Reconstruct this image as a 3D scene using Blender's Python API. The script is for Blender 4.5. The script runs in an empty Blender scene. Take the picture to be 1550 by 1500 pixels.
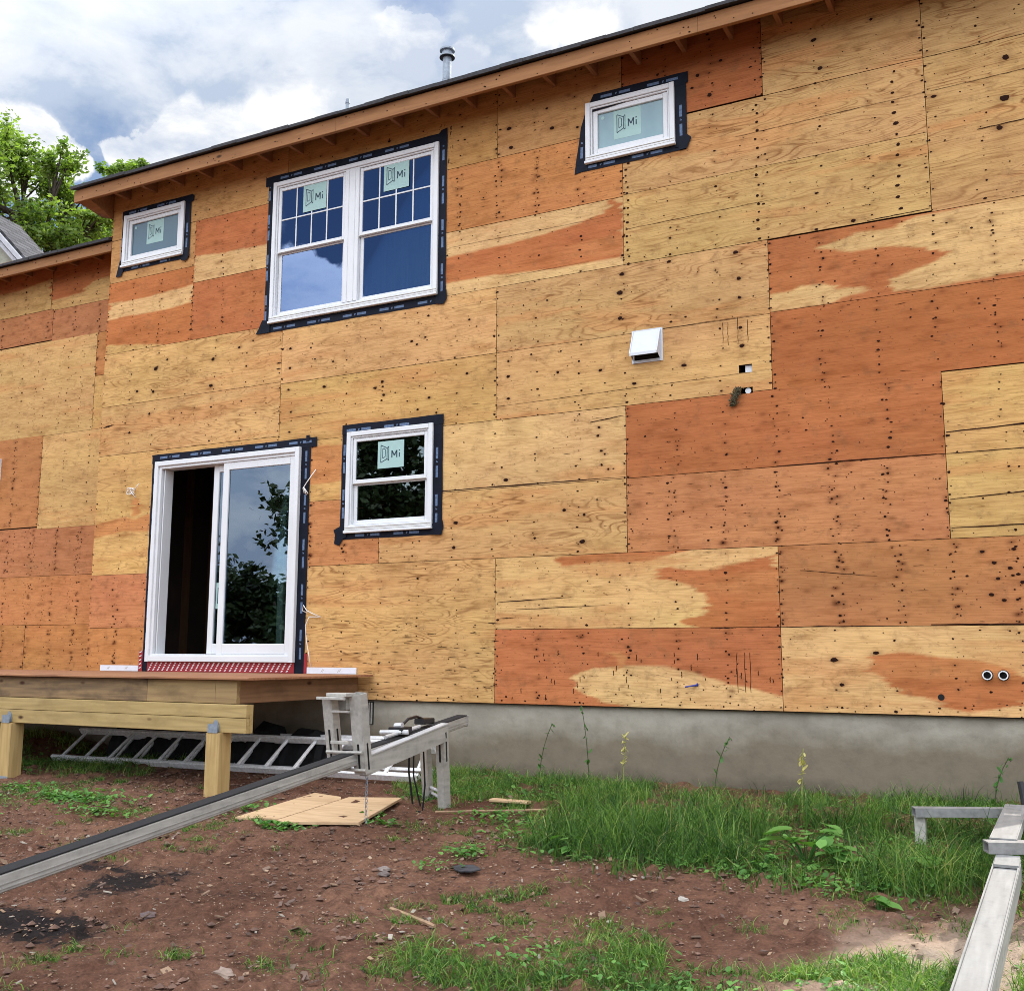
import bpy, math, random
import numpy as np
from mathutils import Vector, Matrix, noise as mnoise
random.seed(7); rng = np.random.default_rng(11)
R = math.radians
S = bpy.context.scene
COL = S.collection

# ---------------------------------------------------------------- camera
cam_d = bpy.data.cameras.new('camera'); cam = bpy.data.objects.new('camera', cam_d); COL.objects.link(cam); S.camera = cam
yaw, pit, rol = 0.48050, 0.14770, 0.0033
fwd = Vector((-math.sin(yaw)*math.cos(pit), math.cos(yaw)*math.cos(pit), math.sin(pit)))
rt = Vector((math.cos(yaw), math.sin(yaw), 0)); up = rt.cross(fwd)
r2 = math.cos(rol)*rt+math.sin(rol)*up; u2 = -math.sin(rol)*rt+math.cos(rol)*up
M4 = Matrix(((r2.x, u2.x, -fwd.x, 4.3597), (r2.y, u2.y, -fwd.y, -8.0595), (r2.z, u2.z, -fwd.z, 0.4062), (0, 0, 0, 1)))
cam.matrix_world = M4
cam_d.sensor_fit = 'HORIZONTAL'; cam_d.sensor_width = 36; cam_d.lens = 36*1606.39/1550; cam_d.clip_end = 3000; cam_d.clip_start = .05

# ---------------------------------------------------------------- light
SUN_AZ = math.atan2(0.416, 0.909)      # clockwise from +Y towards +X: the sun stands behind the house, to the right
SUN_EL = R(41)
sd = bpy.data.lights.new('sun', 'SUN'); sun = bpy.data.objects.new('sun', sd); COL.objects.link(sun)
sd.energy = 5.0; sd.angle = R(0.5); sd.color = (1.0, .94, .84)
sdir = Vector((math.sin(SUN_AZ)*math.cos(SUN_EL), math.cos(SUN_AZ)*math.cos(SUN_EL), math.sin(SUN_EL)))
sun.rotation_euler = (-sdir).to_track_quat('-Z', 'Y').to_euler(); sun.location = (8, 14, 16)
S.view_settings.view_transform = 'Standard'; S.view_settings.look = 'None'; S.view_settings.gamma = 1
S.cycles.filter_width = 0.9
S.view_settings.exposure = 0.17
W = bpy.data.worlds.new('World'); S.world = W; W.use_nodes = True
def world():
    nt = W.node_tree; n = nt.nodes; l = nt.links; n.clear()
    def N(t, **k):
        x = n.new(t)
        for a, b in k.items(): setattr(x, a, b)
        return x
    out = N('ShaderNodeOutputWorld'); sky = N('ShaderNodeTexSky', sky_type='NISHITA', sun_disc=False)
    sky.sun_elevation = SUN_EL; sky.sun_rotation = SUN_AZ; sky.air_density = 1.0; sky.dust_density = 2.0; sky.ozone_density = 2.5
    bg = N('ShaderNodeBackground'); bg.inputs[1].default_value = .14; l.new(sky.outputs[0], bg.inputs[0])
    tc = N('ShaderNodeTexCoord')
    def math_(op, a, b=None, clamp=False):
        m = N('ShaderNodeMath', operation=op, use_clamp=clamp)
        for i, v in enumerate((a, b)):
            if v is None: continue
            if isinstance(v, (int, float)): m.inputs[i].default_value = v
            else: l.new(v, m.inputs[i])
        return m.outputs[0]
    sep = N('ShaderNodeSeparateXYZ'); l.new(tc.outputs['Generated'], sep.inputs[0])
    den = math_('ADD', math_('MAXIMUM', sep.outputs[2], 0.0), .55)
    cmb = N('ShaderNodeCombineXYZ'); l.new(math_('DIVIDE', sep.outputs[0], den), cmb.inputs[0]); l.new(math_('DIVIDE', sep.outputs[1], den), cmb.inputs[1])
    l.new(math_('MULTIPLY', sep.outputs[2], 1.2), cmb.inputs[2])
    def noise(sc, det, off, rough=.55, dist=0.):
        mp = N('ShaderNodeMapping'); mp.inputs[1].default_value = off; l.new(cmb.outputs[0], mp.inputs[0])
        t = N('ShaderNodeTexNoise'); t.inputs['Scale'].default_value = sc; t.inputs['Detail'].default_value = det
        t.inputs['Roughness'].default_value = rough; t.inputs['Distortion'].default_value = dist
        l.new(mp.outputs[0], t.inputs['Vector']); return t.outputs[0]
    def blob(c, rad, soft, fine=False):
        d = N('ShaderNodeVectorMath', operation='DISTANCE'); l.new(warpf if fine else warp, d.inputs[0]); d.inputs[1].default_value = c
        mr = N('ShaderNodeMapRange', interpolation_type='SMOOTHSTEP'); l.new(d.outputs['Value'], mr.inputs[0])
        mr.inputs[1].default_value = rad-soft; mr.inputs[2].default_value = rad+soft; mr.inputs[3].default_value = 1; mr.inputs[4].default_value = 0
        return mr.outputs[0]
    # warped direction so that blobs get billowy outlines
    wn = N('ShaderNodeTexNoise'); wn.inputs['Scale'].default_value = 9; wn.inputs['Detail'].default_value = 6; wn.inputs['Roughness'].default_value = .6
    l.new(tc.outputs['Generated'], wn.inputs['Vector'])
    sb = N('ShaderNodeVectorMath', operation='SUBTRACT'); l.new(wn.outputs['Color'], sb.inputs[0]); sb.inputs[1].default_value = (.5, .5, .5)
    sc_ = N('ShaderNodeVectorMath', operation='SCALE'); l.new(sb.outputs[0], sc_.inputs[0]); sc_.inputs['Scale'].default_value = .16
    ad = N('ShaderNodeVectorMath', operation='ADD'); l.new(tc.outputs['Generated'], ad.inputs[0]); l.new(sc_.outputs[0], ad.inputs[1])
    warp = ad.outputs[0]
    wn = N('ShaderNodeTexNoise'); wn.inputs['Scale'].default_value = 17; wn.inputs['Detail'].default_value = 7; wn.inputs['Roughness'].default_value = .55
    l.new(tc.outputs['Generated'], wn.inputs['Vector'])
    sb = N('ShaderNodeVectorMath', operation='SUBTRACT'); l.new(wn.outputs['Color'], sb.inputs[0]); sb.inputs[1].default_value = (.5, .5, .5)
    sc_ = N('ShaderNodeVectorMath', operation='SCALE'); l.new(sb.outputs[0], sc_.inputs[0]); sc_.inputs['Scale'].default_value = .075
    ad = N('ShaderNodeVectorMath', operation='ADD'); l.new(tc.outputs['Generated'], ad.inputs[0]); l.new(sc_.outputs[0], ad.inputs[1]); warpf = ad.outputs[0]
    base = noise(3.6, 10, (3.1, 7.7, 0), .62, .0)
    cover = math_('ADD', base, .085)
    for c, r_, s_, a in GAPS: cover = math_('ADD', cover, math_('MULTIPLY', blob(c, r_, s_), a))
    for c, r_, s_ in HEAPS: cover = math_('MAXIMUM', cover, math_('MULTIPLY', blob(c, r_, s_*2, True), .9))
    mask = N('ShaderNodeMapRange', interpolation_type='SMOOTHSTEP'); l.new(cover, mask.inputs[0])
    mask.inputs[1].default_value = .36; mask.inputs[2].default_value = .60
    det = noise(7.5, 10, (1, 2, 5), .60, .15)
    shade = N('ShaderNodeValToRGB'); l.new(det, shade.inputs[0])
    e = shade.color_ramp.elements; e[0].position = .40; e[0].color = (.50, .59, .74, 1); e[1].position = .60; e[1].color = (.80, .84, .905, 1)
    m = shade.color_ramp.elements.new(.49); m.color = (.68, .74, .84, 1)
    # sunlit heaps of cumulus
    heap = None
    for c, r_, s_ in HEAPS:
        b = blob(c, r_, s_, True); heap = b if heap is None else math_('MAXIMUM', heap, b)
    hn = noise(9, 8, (4, 4, 1), .6, .2)
    hs = N('ShaderNodeValToRGB'); l.new(hn, hs.inputs[0]); e = hs.color_ramp.elements
    e[0].position = .40; e[0].color = (.60, .67, .80, 1); e[1].position = .56; e[1].color = (.98, .99, 1, 1)
    mx = N('ShaderNodeMixRGB'); l.new(heap, mx.inputs[0]); l.new(shade.outputs[0], mx.inputs[1]); l.new(hs.outputs[0], mx.inputs[2])
    # added fill: clouds overhead and behind camera brightened and warmed for the shaded wall
    rear = N('ShaderNodeMapRange', interpolation_type='SMOOTHSTEP'); l.new(math_('ADD', math_('MULTIPLY', sep.outputs[1], -.5), math_('MULTIPLY', sep.outputs[2], .95)), rear.inputs[0])
    rear.inputs[1].default_value = .1; rear.inputs[2].default_value = .95; rear.inputs[3].default_value = CL0; rear.inputs[4].default_value = CL1
    wf = N('ShaderNodeMapRange'); l.new(rear.outputs[0], wf.inputs[0]); wf.inputs[1].default_value = CL0; wf.inputs[2].default_value = CL1
    wm = N('ShaderNodeMixRGB', blend_type='MULTIPLY'); l.new(wf.outputs[0], wm.inputs[0]); l.new(mx.outputs[0], wm.inputs[1]); wm.inputs[2].default_value = (1.0, .955, .90, 1)
    bg2 = N('ShaderNodeBackground'); l.new(wm.outputs[0], bg2.inputs[0]); l.new(rear.outputs[0], bg2.inputs[1])
    mix = N('ShaderNodeMixShader'); l.new(mask.outputs[0], mix.inputs[0]); l.new(bg.outputs[0], mix.inputs[1]); l.new(bg2.outputs[0], mix.inputs[2])
    l.new(mix.outputs[0], out.inputs[0])
CL0, CL1 = 0.95, 4.2
GAPS = [((-.70, .59, .41), .085, .05, -.34), ((-.49, .69, .54), .06, .05, -.17), ((-.60, .62, .50), .05, .05, -.16), ((-.68, .54, .49), .13, .08, .16), ((-.57, .68, .46), .14, .05, .25),
        ((-.36, .77, .53), .07, .04, .2), ((-.55, -.74, .40),   .12, .06, -.30), ((-.605, -.74, .290), .05, .015, .75)]
HEAPS = [((-0.570, 0.676, 0.467), 0.028, .006), ((-0.554, 0.692, 0.462), 0.022, .006), ((-0.592, 0.667, 0.453), 0.030, .006), ((-0.614, 0.650, 0.447), 0.024, .006), ((-0.577, 0.685, 0.445), 0.035, .006), ((-0.637, 0.636, 0.434), 0.030, .006), ((-0.660, 0.621, 0.424), 0.030, .006), ((-0.679, 0.603, 0.417), 0.022, .006), ((-0.612, 0.666, 0.427), 0.040, .006), ((-0.336, 0.771, 0.540), 0.030, .006), ((-0.359, 0.765, 0.534), 0.022, .006), ((-0.727, 0.550, 0.411), 0.028, .006), ((-0.742, 0.537, 0.402), 0.030, .006), ((-0.718, 0.566, 0.404), 0.020, .006), ((-0.466, 0.713, 0.524), 0.030, .006), ((-0.435, 0.739, 0.514), 0.020, .006)]
world()

# ---------------------------------------------------------------- helpers
WL = {}
def tag(o, label=None, cat=None, group=None, kind=None):
    if label: o['label'] = label
    if cat: o['category'] = cat
    if group: o['group'] = group
    if kind: o['kind'] = kind
    return o
def thing(name, label, cat, loc=(0, 0, 0), group=None):
    o = bpy.data.objects.new(name, None); COL.objects.link(o); o.location = loc; WL[o] = Vector(loc)
    o.empty_display_size = .1
    return tag(o, label, cat, group)
class MB:
    def __init__(s): s.v = []; s.f = []; s.m = []
    def add(s, vs, fs, m=0):
        b = len(s.v); s.v += [tuple(v) for v in vs]; s.f += [tuple(i+b for i in f) for f in fs]; s.m += [m]*len(fs)
    def box(s, x0, x1, y0, y1, z0, z1, m=0):
        s.add([(x0, y0, z0), (x1, y0, z0), (x1, y1, z0), (x0, y1, z0), (x0, y0, z1), (x1, y0, z1), (x1, y1, z1), (x0, y1, z1)],
              [(0, 3, 2, 1), (4, 5, 6, 7), (0, 1, 5, 4), (1, 2, 6, 5), (2, 3, 7, 6), (3, 0, 4, 7)], m)
    def bbox(s, x0, x1, y0, y1, z0, z1, c=.004, m=0):
        """box with chamfered edges (prism along the longest axis, chamfered section)"""
        dx, dy, dz = x1-x0, y1-y0, z1-z0
        c = min(c, .3*min(dx, dy, dz))
        if dx >= dy and dx >= dz: ax = 0
        elif dz >= dx and dz >= dy: ax = 2
        else: ax = 1
        lo = [x0, y0, z0]; hi = [x1, y1, z1]; a, b = [(1, 2), (2, 0), (0, 1)][ax]
        sec = [(lo[a]+c, lo[b]), (hi[a]-c, lo[b]), (hi[a], lo[b]+c), (hi[a], hi[b]-c), (hi[a]-c, hi[b]), (lo[a]+c, hi[b]), (lo[a], hi[b]-c), (lo[a], lo[b]+c)]
        vs = []
        for t in (lo[ax], hi[ax]):
            for p, q in sec:
                v = [0, 0, 0]; v[ax] = t; v[a] = p; v[b] = q; vs.append(v)
        s.add(vs, [tuple(reversed(range(8))), tuple(range(8, 16))]+[(i, (i+1) % 8, 8+(i+1) % 8, 8+i) for i in range(8)], m)
    def beam(s, p, q, w, h, upv=(0, 0, 1), m=0, c=0.0):
        """rectangular bar from p to q, w across, h along up"""
        p = Vector(p); q = Vector(q); d = (q-p).normalized(); u = Vector(upv); sx = d.cross(u).normalized(); u = sx.cross(d).normalized()
        if c <= 0: sec = [(-w/2, -h/2), (w/2, -h/2), (w/2, h/2), (-w/2, h/2)]
        else: sec = [(-w/2+c, -h/2), (w/2-c, -h/2), (w/2, -h/2+c), (w/2, h/2-c), (w/2-c, h/2), (-w/2+c, h/2), (-w/2, h/2-c), (-w/2, -h/2+c)]
        k = len(sec); vs = [p+sx*a+u*b for a, b in sec]+[q+sx*a+u*b for a, b in sec]
        s.add(vs, [tuple(reversed(range(k))), tuple(range(k, 2*k))]+[(i, (i+1) % k, k+(i+1) % k, k+i) for i in range(k)], m)
    def tube(s, path, r, n=8, m=0, cap=True):
        path = [Vector(p) for p in path]; rs = r if isinstance(r, (list, tuple)) else [r]*len(path); b = len(s.v); k = len(path); prev = None
        for i, p in enumerate(path):
            d = (path[min(i+1, k-1)]-path[max(i-1, 0)]).normalized()
            if prev is None: a = d.orthogonal().normalized()
            else: a = (prev-d*prev.dot(d)).normalized()
            prev = a; c = d.cross(a)
            for j in range(n):
                t = 2*math.pi*j/n; s.v.append(tuple(p+(a*math.cos(t)+c*math.sin(t))*rs[i]))
        for i in range(k-1):
            for j in range(n):
                s.f.append((b+i*n+j, b+i*n+(j+1) % n, b+(i+1)*n+(j+1) % n, b+(i+1)*n+j)); s.m.append(m)
        if cap:
            s.f.append(tuple(b+j for j in reversed(range(n)))); s.m.append(m)
            s.f.append(tuple(b+(k-1)*n+j for j in range(n))); s.m.append(m)
    def prism(s, pts, y0, y1, m=0):
        """polygon in the XZ plane (counter-clockwise seen from -Y) extruded from y0 (front) to y1"""
        k = len(pts); vs = [(x, y0, z) for x, z in pts]+[(x, y1, z) for x, z in pts]
        s.add(vs, [tuple(range(k)), tuple(reversed(range(k, 2*k)))]+[(i, k+i, k+(i+1) % k, (i+1) % k) for i in range(k)], m)
    def build(s, name, mats, parent=None, smooth=False, base=None):
        me = bpy.data.meshes.new(name)
        org = Vector((0, 0, 0))
        if parent is None:
            a = np.array(s.v); org = Vector(((a[:, 0].min()+a[:, 0].max())/2, (a[:, 1].min()+a[:, 1].max())/2, a[:, 2].min()))
            s.v = [(x-org.x, y-org.y, z-org.z) for x, y, z in s.v]
        me.from_pydata(s.v, [], s.f); me.validate()
        if not isinstance(mats, (list, tuple)): mats = [mats]
        for m in mats: me.materials.append(m)
        if len(mats) > 1: me.polygons.foreach_set('material_index', s.m)
        if smooth: me.polygons.foreach_set('use_smooth', [True]*len(me.polygons))
        me.update()
        o = bpy.data.objects.new(name, me); COL.objects.link(o); o.location = org; WL[o] = org
        if parent is not None: attach(o, parent)
        return o
def attach(o, parent):
    o.parent = parent; o.matrix_parent_inverse = Matrix.Translation(-WL[parent]); WL[o] = Vector((0, 0, 0))
def npmesh(name, V, F, mats, attrs=None, midx=None, smooth=False, parent=None, org=None):
    V = np.asarray(V, dtype=np.float32); F = np.asarray(F, dtype=np.int32)
    if parent is None:
        org = Vector(((V[:, 0].min()+V[:, 0].max())/2, (V[:, 1].min()+V[:, 1].max())/2, V[:, 2].min())) if org is None else Vector(org)
        V = V-np.array(org, dtype=np.float32)
    else: org = Vector((0, 0, 0))
    me = bpy.data.meshes.new(name); me.vertices.add(len(V)); me.vertices.foreach_set('co', V.ravel())
    k = F.shape[1]; me.loops.add(F.size); me.loops.foreach_set('vertex_index', F.ravel())
    me.polygons.add(len(F)); me.polygons.foreach_set('loop_start', np.arange(0, F.size, k, dtype=np.int32))
    me.polygons.foreach_set('loop_total', np.full(len(F), k, dtype=np.int32))
    for m in (mats if isinstance(mats, (list, tuple)) else [mats]): me.materials.append(m)
    if midx is not None: me.polygons.foreach_set('material_index', np.asarray(midx, dtype=np.int32))
    me.update(calc_edges=True)
    me.polygons.foreach_set('use_smooth', np.full(len(F), smooth))
    for nm, (ty, arr) in (attrs or {}).items():
        at = me.attributes.new(nm, ty, 'POINT'); arr = np.asarray(arr, dtype=np.float32)
        at.data.foreach_set({'FLOAT': 'value', 'FLOAT_COLOR': 'color', 'FLOAT_VECTOR': 'vector'}[ty], arr.ravel())
    o = bpy.data.objects.new(name, me); COL.objects.link(o); o.location = org; WL[o] = Vector(org)
    if parent is not None: attach(o, parent)
    return o
# value noise in numpy
_tab = rng.random((256, 256))
def vnoise(x, y):
    xi = np.floor(x).astype(int); yi = np.floor(y).astype(int); fx = x-xi; fy = y-yi
    fx = fx*fx*(3-2*fx); fy = fy*fy*(3-2*fy)
    a = _tab[xi % 256, yi % 256]; b = _tab[(xi+1) % 256, yi % 256]; c = _tab[xi % 256, (yi+1) % 256]; d = _tab[(xi+1) % 256, (yi+1) % 256]
    return a*(1-fx)*(1-fy)+b*fx*(1-fy)+c*(1-fx)*fy+d*fx*fy
def fbm(x, y, o=4):
    s = 0; a = 1; t = 0
    for i in range(o): s = s+a*vnoise(x*2**i+17.3*i, y*2**i+5.1*i); t += a; a *= .5
    return s/t
def sm(a, b, x):
    t = np.clip((x-a)/(b-a), 0, 1); return t*t*(3-2*t)
def inpoly(px, py, poly):
    r = np.zeros(px.shape, bool); n = len(poly); j = n-1
    for i in range(n):
        xi, yi = poly[i]; xj, yj = poly[j]
        c = ((yi > py) != (yj > py)) & (px < (xj-xi)*(py-yi)/((yj-yi) if yj != yi else 1e-9)+xi); r ^= c; j = i
    return r

# ---------------------------------------------------------------- materials
class MT:
    def __init__(s, name):
        s.m = bpy.data.materials.new(name); s.m.use_nodes = True; s.nt = s.m.node_tree; s.n = s.nt.nodes; s.l = s.nt.links
        s.b = s.n['Principled BSDF']; s.out = s.n['Material Output']
    def N(s, t, **k):
        x = s.n.new(t)
        for a, b in k.items(): setattr(x, a, b)
        return x
    def link(s, a, b): s.l.new(a, b)
    def co(s, kind='Object'): return s.N('ShaderNodeTexCoord').outputs[kind]
    def attr(s, nm, out='Color'): return s.N('ShaderNodeAttribute', attribute_name=nm).outputs[out]
    def mapping(s, v, scale=(1, 1, 1), loc=(0, 0, 0), rot=(0, 0, 0)):
        m = s.N('ShaderNodeMapping'); s.link(v, m.inputs[0]); m.inputs[1].default_value = loc; m.inputs[2].default_value = rot; m.inputs[3].default_value = scale; return m.outputs[0]
    def noise(s, v, sc, det=3, rough=.5, dist=0., out=0):
        t = s.N('ShaderNodeTexNoise'); s.link(v, t.inputs['Vector']); t.inputs['Scale'].default_value = sc; t.inputs['Detail'].default_value = det
        t.inputs['Roughness'].default_value = rough; t.inputs['Distortion'].default_value = dist; return t.outputs[out]
    def math(s, op, a, b=None, clamp=False):
        m = s.N('ShaderNodeMath', operation=op, use_clamp=clamp)
        for i, v in enumerate((a, b)):
            if v is None: continue
            if isinstance(v, (int, float)): m.inputs[i].default_value = v
            else: s.link(v, m.inputs[i])
        return m.outputs[0]
    def ramp(s, v, stops):
        r = s.N('ShaderNodeValToRGB'); s.link(v, r.inputs[0]); e = r.color_ramp.elements
        e[0].position = stops[0][0]; e[0].color = (*stops[0][1], 1) if len(stops[0][1]) == 3 else stops[0][1]
        e[1].position = stops[-1][0]; e[1].color = (*stops[-1][1], 1)
        for p, c in stops[1:-1]: x = e.new(p); x.color = (*c, 1)
        return r.outputs[0]
    def rng(s, v, a, b, c=0., d=1.):
        m = s.N('ShaderNodeMapRange'); s.link(v, m.inputs[0])
        for i, x in enumerate((a, b, c, d)): m.inputs[i+1].default_value = x
        return m.outputs[0]
    def mix(s, f, a, b, mode='MIX'):
        m = s.N('ShaderNodeMixRGB', blend_type=mode)
        for i, v in enumerate((f, a, b)):
            if isinstance(v, (int, float)): m.inputs[i].default_value = v
            elif isinstance(v, tuple): m.inputs[i].default_value = (*v, 1)
            else: s.link(v, m.inputs[i])
        return m.outputs[0]
    def bump(s, h, st=.2, d=.01):
        b = s.N('ShaderNodeBump'); b.inputs['Strength'].default_value = st; b.inputs['Distance'].default_value = d; s.link(h, b.inputs['Height']); s.link(b.outputs[0], s.b.inputs['Normal'])
    def fin(s, col=None, rough=.6, metal=0., spec=.5):
        if col is not None:
            if isinstance(col, tuple): s.b.inputs['Base Color'].default_value = (*col, 1)
            else: s.link(col, s.b.inputs['Base Color'])
        if isinstance(rough, (int, float)): s.b.inputs['Roughness'].default_value = rough
        else: s.link(rough, s.b.inputs['Roughness'])
        s.b.inputs['Metallic'].default_value = metal; s.b.inputs['Specular IOR Level'].default_value = spec
        return s.m
def simple(name, col, rough=.6, metal=0., var=.15, sc=12., bump=0., spec=.5, stretch=(1, 1, 1)):
    t = MT(name); v = t.mapping(t.co(), stretch); n = t.noise(v, sc, 5, .6)
    c = t.mix(t.rng(n, .3, .7), tuple(x*(1-var) for x in col), tuple(min(1, x*(1+var)) for x in col))
    if bump: t.bump(t.noise(v, sc*4, 4), bump, .004)
    return t.fin(c, rough, metal, spec)

def mat_ply():
    t = MT('plywood_sheathing')
    col = t.attr('pcol'); uv = t.attr('puv', 'Vector'); gs = t.attr('gs', 'Fac'); dk = t.attr('dark', 'Fac')
    # contour grain of rotary-cut veneer
    h = t.noise(t.mapping(uv, (.8, 4.6, 1)), 1.25, 2.5, .45, .35)
    s1 = t.math('SINE', t.math('MULTIPLY', h, 105.))
    line = t.math('POWER', t.rng(s1, -1, 1), 5.)
    soft = t.rng(t.noise(t.mapping(uv, (1.4, 3.5, 1)), 1.7, 3), .35, .68)
    lf = t.math('MULTIPLY', t.math('MULTIPLY', line, soft), gs, True)
    fib = t.noise(t.mapping(uv, (5, 150, 1)), 1.0, 4, .65)
    mot = t.noise(t.mapping(uv, (1.2, 4, 1)), 2.6, 5, .6)
    dirt = t.noise(uv, 9., 6, .7)
    c = t.mix(t.math('MULTIPLY', lf, .85, True), col, (.22, .095, .032), 'MIX')
    c = t.mix(1., c, t.ramp(mot, [(.28, (.78, .72, .64)), (.46, (1, .98, .95)), (.56, (1.04, 1.04, 1.02)), (.72, (1.12, 1.12, 1.08))]), 'MULTIPLY')
    c = t.mix(1., c, t.ramp(fib, [(.28, (.74, .68, .61)), (.52, (1.02, 1.01, 1.0)), (.75, (1.18, 1.18, 1.16))]), 'MULTIPLY')
    c = t.mix(t.math('MULTIPLY', t.rng(dirt, .54, .74), .5), c, (.16, .085, .04))
    # short dark checks and pits along the grain
    pit = t.noise(t.mapping(uv, (14, 75, 1)), 1.0, 3, .6)
    c = t.mix(t.math('MULTIPLY', t.rng(pit, .655, .72), .85, True), c, (.09, .035, .015))
    spk = t.noise(uv, 60., 3, .6); c = t.mix(t.math('MULTIPLY', t.rng(spk, .66, .74), .7, True), c, (.10, .035, .014))
    c = t.mix(t.math('MINIMUM', dk, .9), c, (.095, .022, .007))
    t.bump(t.math('ADD', t.math('MULTIPLY', fib, .6), t.math('MULTIPLY', lf, -.5)), .18, .003)
    return t.fin(c, .85, 0, .08)
def mat_lumber(name, c0, c1, cd, axis='x', knots=True, dirt=.4):
    t = MT(name); o = t.co(); sc = {'x': (1.3, 22, 22), 'y': (22, 1.3, 22), 'z': (22, 22, 1.3)}[axis]
    v = t.mapping(o, sc); g = t.noise(v, 1.1, 5, .6, .4)
    w = t.math('SINE', t.math('MULTIPLY', t.noise(t.mapping(o, tuple(x*.25 for x in sc)), 1., 2), 60.))
    c = t.mix(t.rng(g, .3, .7), c0, c1); c = t.mix(t.math('MULTIPLY', t.rng(w, .3, 1), .22), c, cd)
    c = t.mix(t.math('MULTIPLY', t.rng(t.noise(t.mapping(o, tuple(max(1.5, x*.12) for x in sc)), 1.6, 5, .65), .5, .72), dirt), c, cd)
    if knots:
        vo = t.N('ShaderNodeTexVoronoi'); vo.inputs['Scale'].default_value = 2.3; vo.inputs['Randomness'].default_value = 1
        t.link(t.mapping(o, {'x': (1, 2.2, 2.2), 'y': (2.2, 1, 2.2), 'z': (2.2, 2.2, 1)}[axis]), vo.inputs['Vector'])
        c = t.mix(t.rng(vo.outputs['Distance'], .11, .05), c, (.06, .025, .012))
    t.bump(g, .25, .004)
    return t.fin(c, .75, 0, .25)
def mat_concrete():
    t = MT('foundation_concrete'); o = t.co(); geo = t.N('ShaderNodeNewGeometry').outputs['Position']
    sep = t.N('ShaderNodeSeparateXYZ'); t.link(geo, sep.inputs[0])
    big = t.noise(t.mapping(geo, (.8, 1, 1.6)), 1.3, 5, .6); fine = t.noise(geo, 9, 8, .7); drip = t.noise(t.mapping(geo, (7, 1, .5)), 1., 4, .6)
    edge = t.math('ADD', sep.outputs[2], t.math('ADD', t.math('MULTIPLY', t.math('SUBTRACT', big, .5), .55), t.math('MULTIPLY', t.math('SUBTRACT', drip, .5), .12)))
    c = t.mix(t.rng(edge, -.31, -.11), (.19, .158, .114), (.34, .312, .258))
    c = t.mix(t.math('MULTIPLY', t.rng(edge, -.50, -.62), .55, True), c, (.09, .075, .055))
    c = t.mix(t.math('MULTIPLY', t.rng(t.noise(t.mapping(geo, (1, 1, 1.7)), 2.2, 3, .5), .5, .66), .35), c, (.15, .125, .095))
    c = t.mix(1., c, t.ramp(fine, [(.25, (.80, .80, .80)), (.5, (1, 1, 1)), (.75, (1.10, 1.10, 1.10))]), 'MULTIPLY')
    t.bump(fine, .45, .012)
    return t.fin(c, .88, 0, .2)
def mat_alu(name, c=(.36, .345, .32), rough=.5, dirt=.5, metal=.35):
    t = MT(name); o = t.co(); n = t.noise(t.mapping(o, (3, 3, 3)), 3., 7, .7); s = t.noise(t.mapping(o, (40, 3, 40)), 1, 4)
    col = t.mix(t.math('MULTIPLY', t.rng(n, .45, .7), dirt), c, tuple(x*.42 for x in c)); col = t.mix(t.rng(s, .4, .75), col, tuple(min(1, x*1.25) for x in c))
    return t.fin(col, t.rng(n, .3, .7, rough-.12, rough+.18), metal, .5)
def mat_glass(name, tint=(.45, .62, 1.0), f=.42, dark=(.006, .008, .012)):
    # coated insulating glass: part mirror, part view into the dark room
    t = MT(name); n = t.n; n.remove(t.b)
    gl = t.N('ShaderNodeBsdfGlossy'); gl.inputs['Color'].default_value = (*tint, 1); gl.inputs['Roughness'].default_value = .004
    tr = t.N('ShaderNodeBsdfTransparent'); tr.inputs['Color'].default_value = (.72, .84, .80, 1)
    fr = t.N('ShaderNodeLayerWeight'); fr.inputs[0].default_value = .35
    fac = t.math('ADD', t.math('MULTIPLY', fr.outputs['Fresnel'], .9), f-.12, True)
    w = t.noise(t.co(), 1.6, 1); b = t.N('ShaderNodeBump'); b.inputs['Strength'].default_value = .05; b.inputs['Distance'].default_value = .01; t.link(w, b.inputs['Height']); t.link(b.outputs[0], gl.inputs['Normal'])
    mx = t.N('ShaderNodeMixShader'); t.link(fac, mx.inputs[0]); t.link(tr.outputs[0], mx.inputs[1]); t.link(gl.outputs[0], mx.inputs[2]); t.link(mx.outputs[0], t.out.inputs[0])
    return t.m
def mat_leaf(name, a, b, attr='var', trans=.35):
    t = MT(name); f = t.attr(attr, 'Fac'); c = t.mix(f, a, b)
    t.fin(c, .5, 0, .35)
    tl = t.N('ShaderNodeBsdfTranslucent'); t.link(t.mix(1., c, (1.3, 1.5, .6), 'MULTIPLY'), tl.inputs[0])
    mx = t.N('ShaderNodeMixShader'); mx.inputs[0].default_value = trans; t.link(t.b.outputs[0], mx.inputs[1]); t.link(tl.outputs[0], mx.inputs[2]); t.link(mx.outputs[0], t.out.inputs[0])
    return t.m
def mat_grass():
    t = MT('grass_blade'); c = t.ramp(t.attr('var', 'Fac'), [(0, (.014, .045, .009)), (.35, (.050, .125, .022)), (.7, (.125, .25, .045)), (.9, (.25, .38, .08)), (1, (.36, .32, .15))])
    t.fin(c, .55, 0, .3)
    tl = t.N('ShaderNodeBsdfTranslucent'); t.link(t.mix(1., c, (1.3, 1.5, .6), 'MULTIPLY'), tl.inputs[0])
    mx = t.N('ShaderNodeMixShader'); mx.inputs[0].default_value = .35; t.link(t.b.outputs[0], mx.inputs[1]); t.link(tl.outputs[0], mx.inputs[2]); t.link(mx.outputs[0], t.out.inputs[0])
    return t.m
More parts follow.
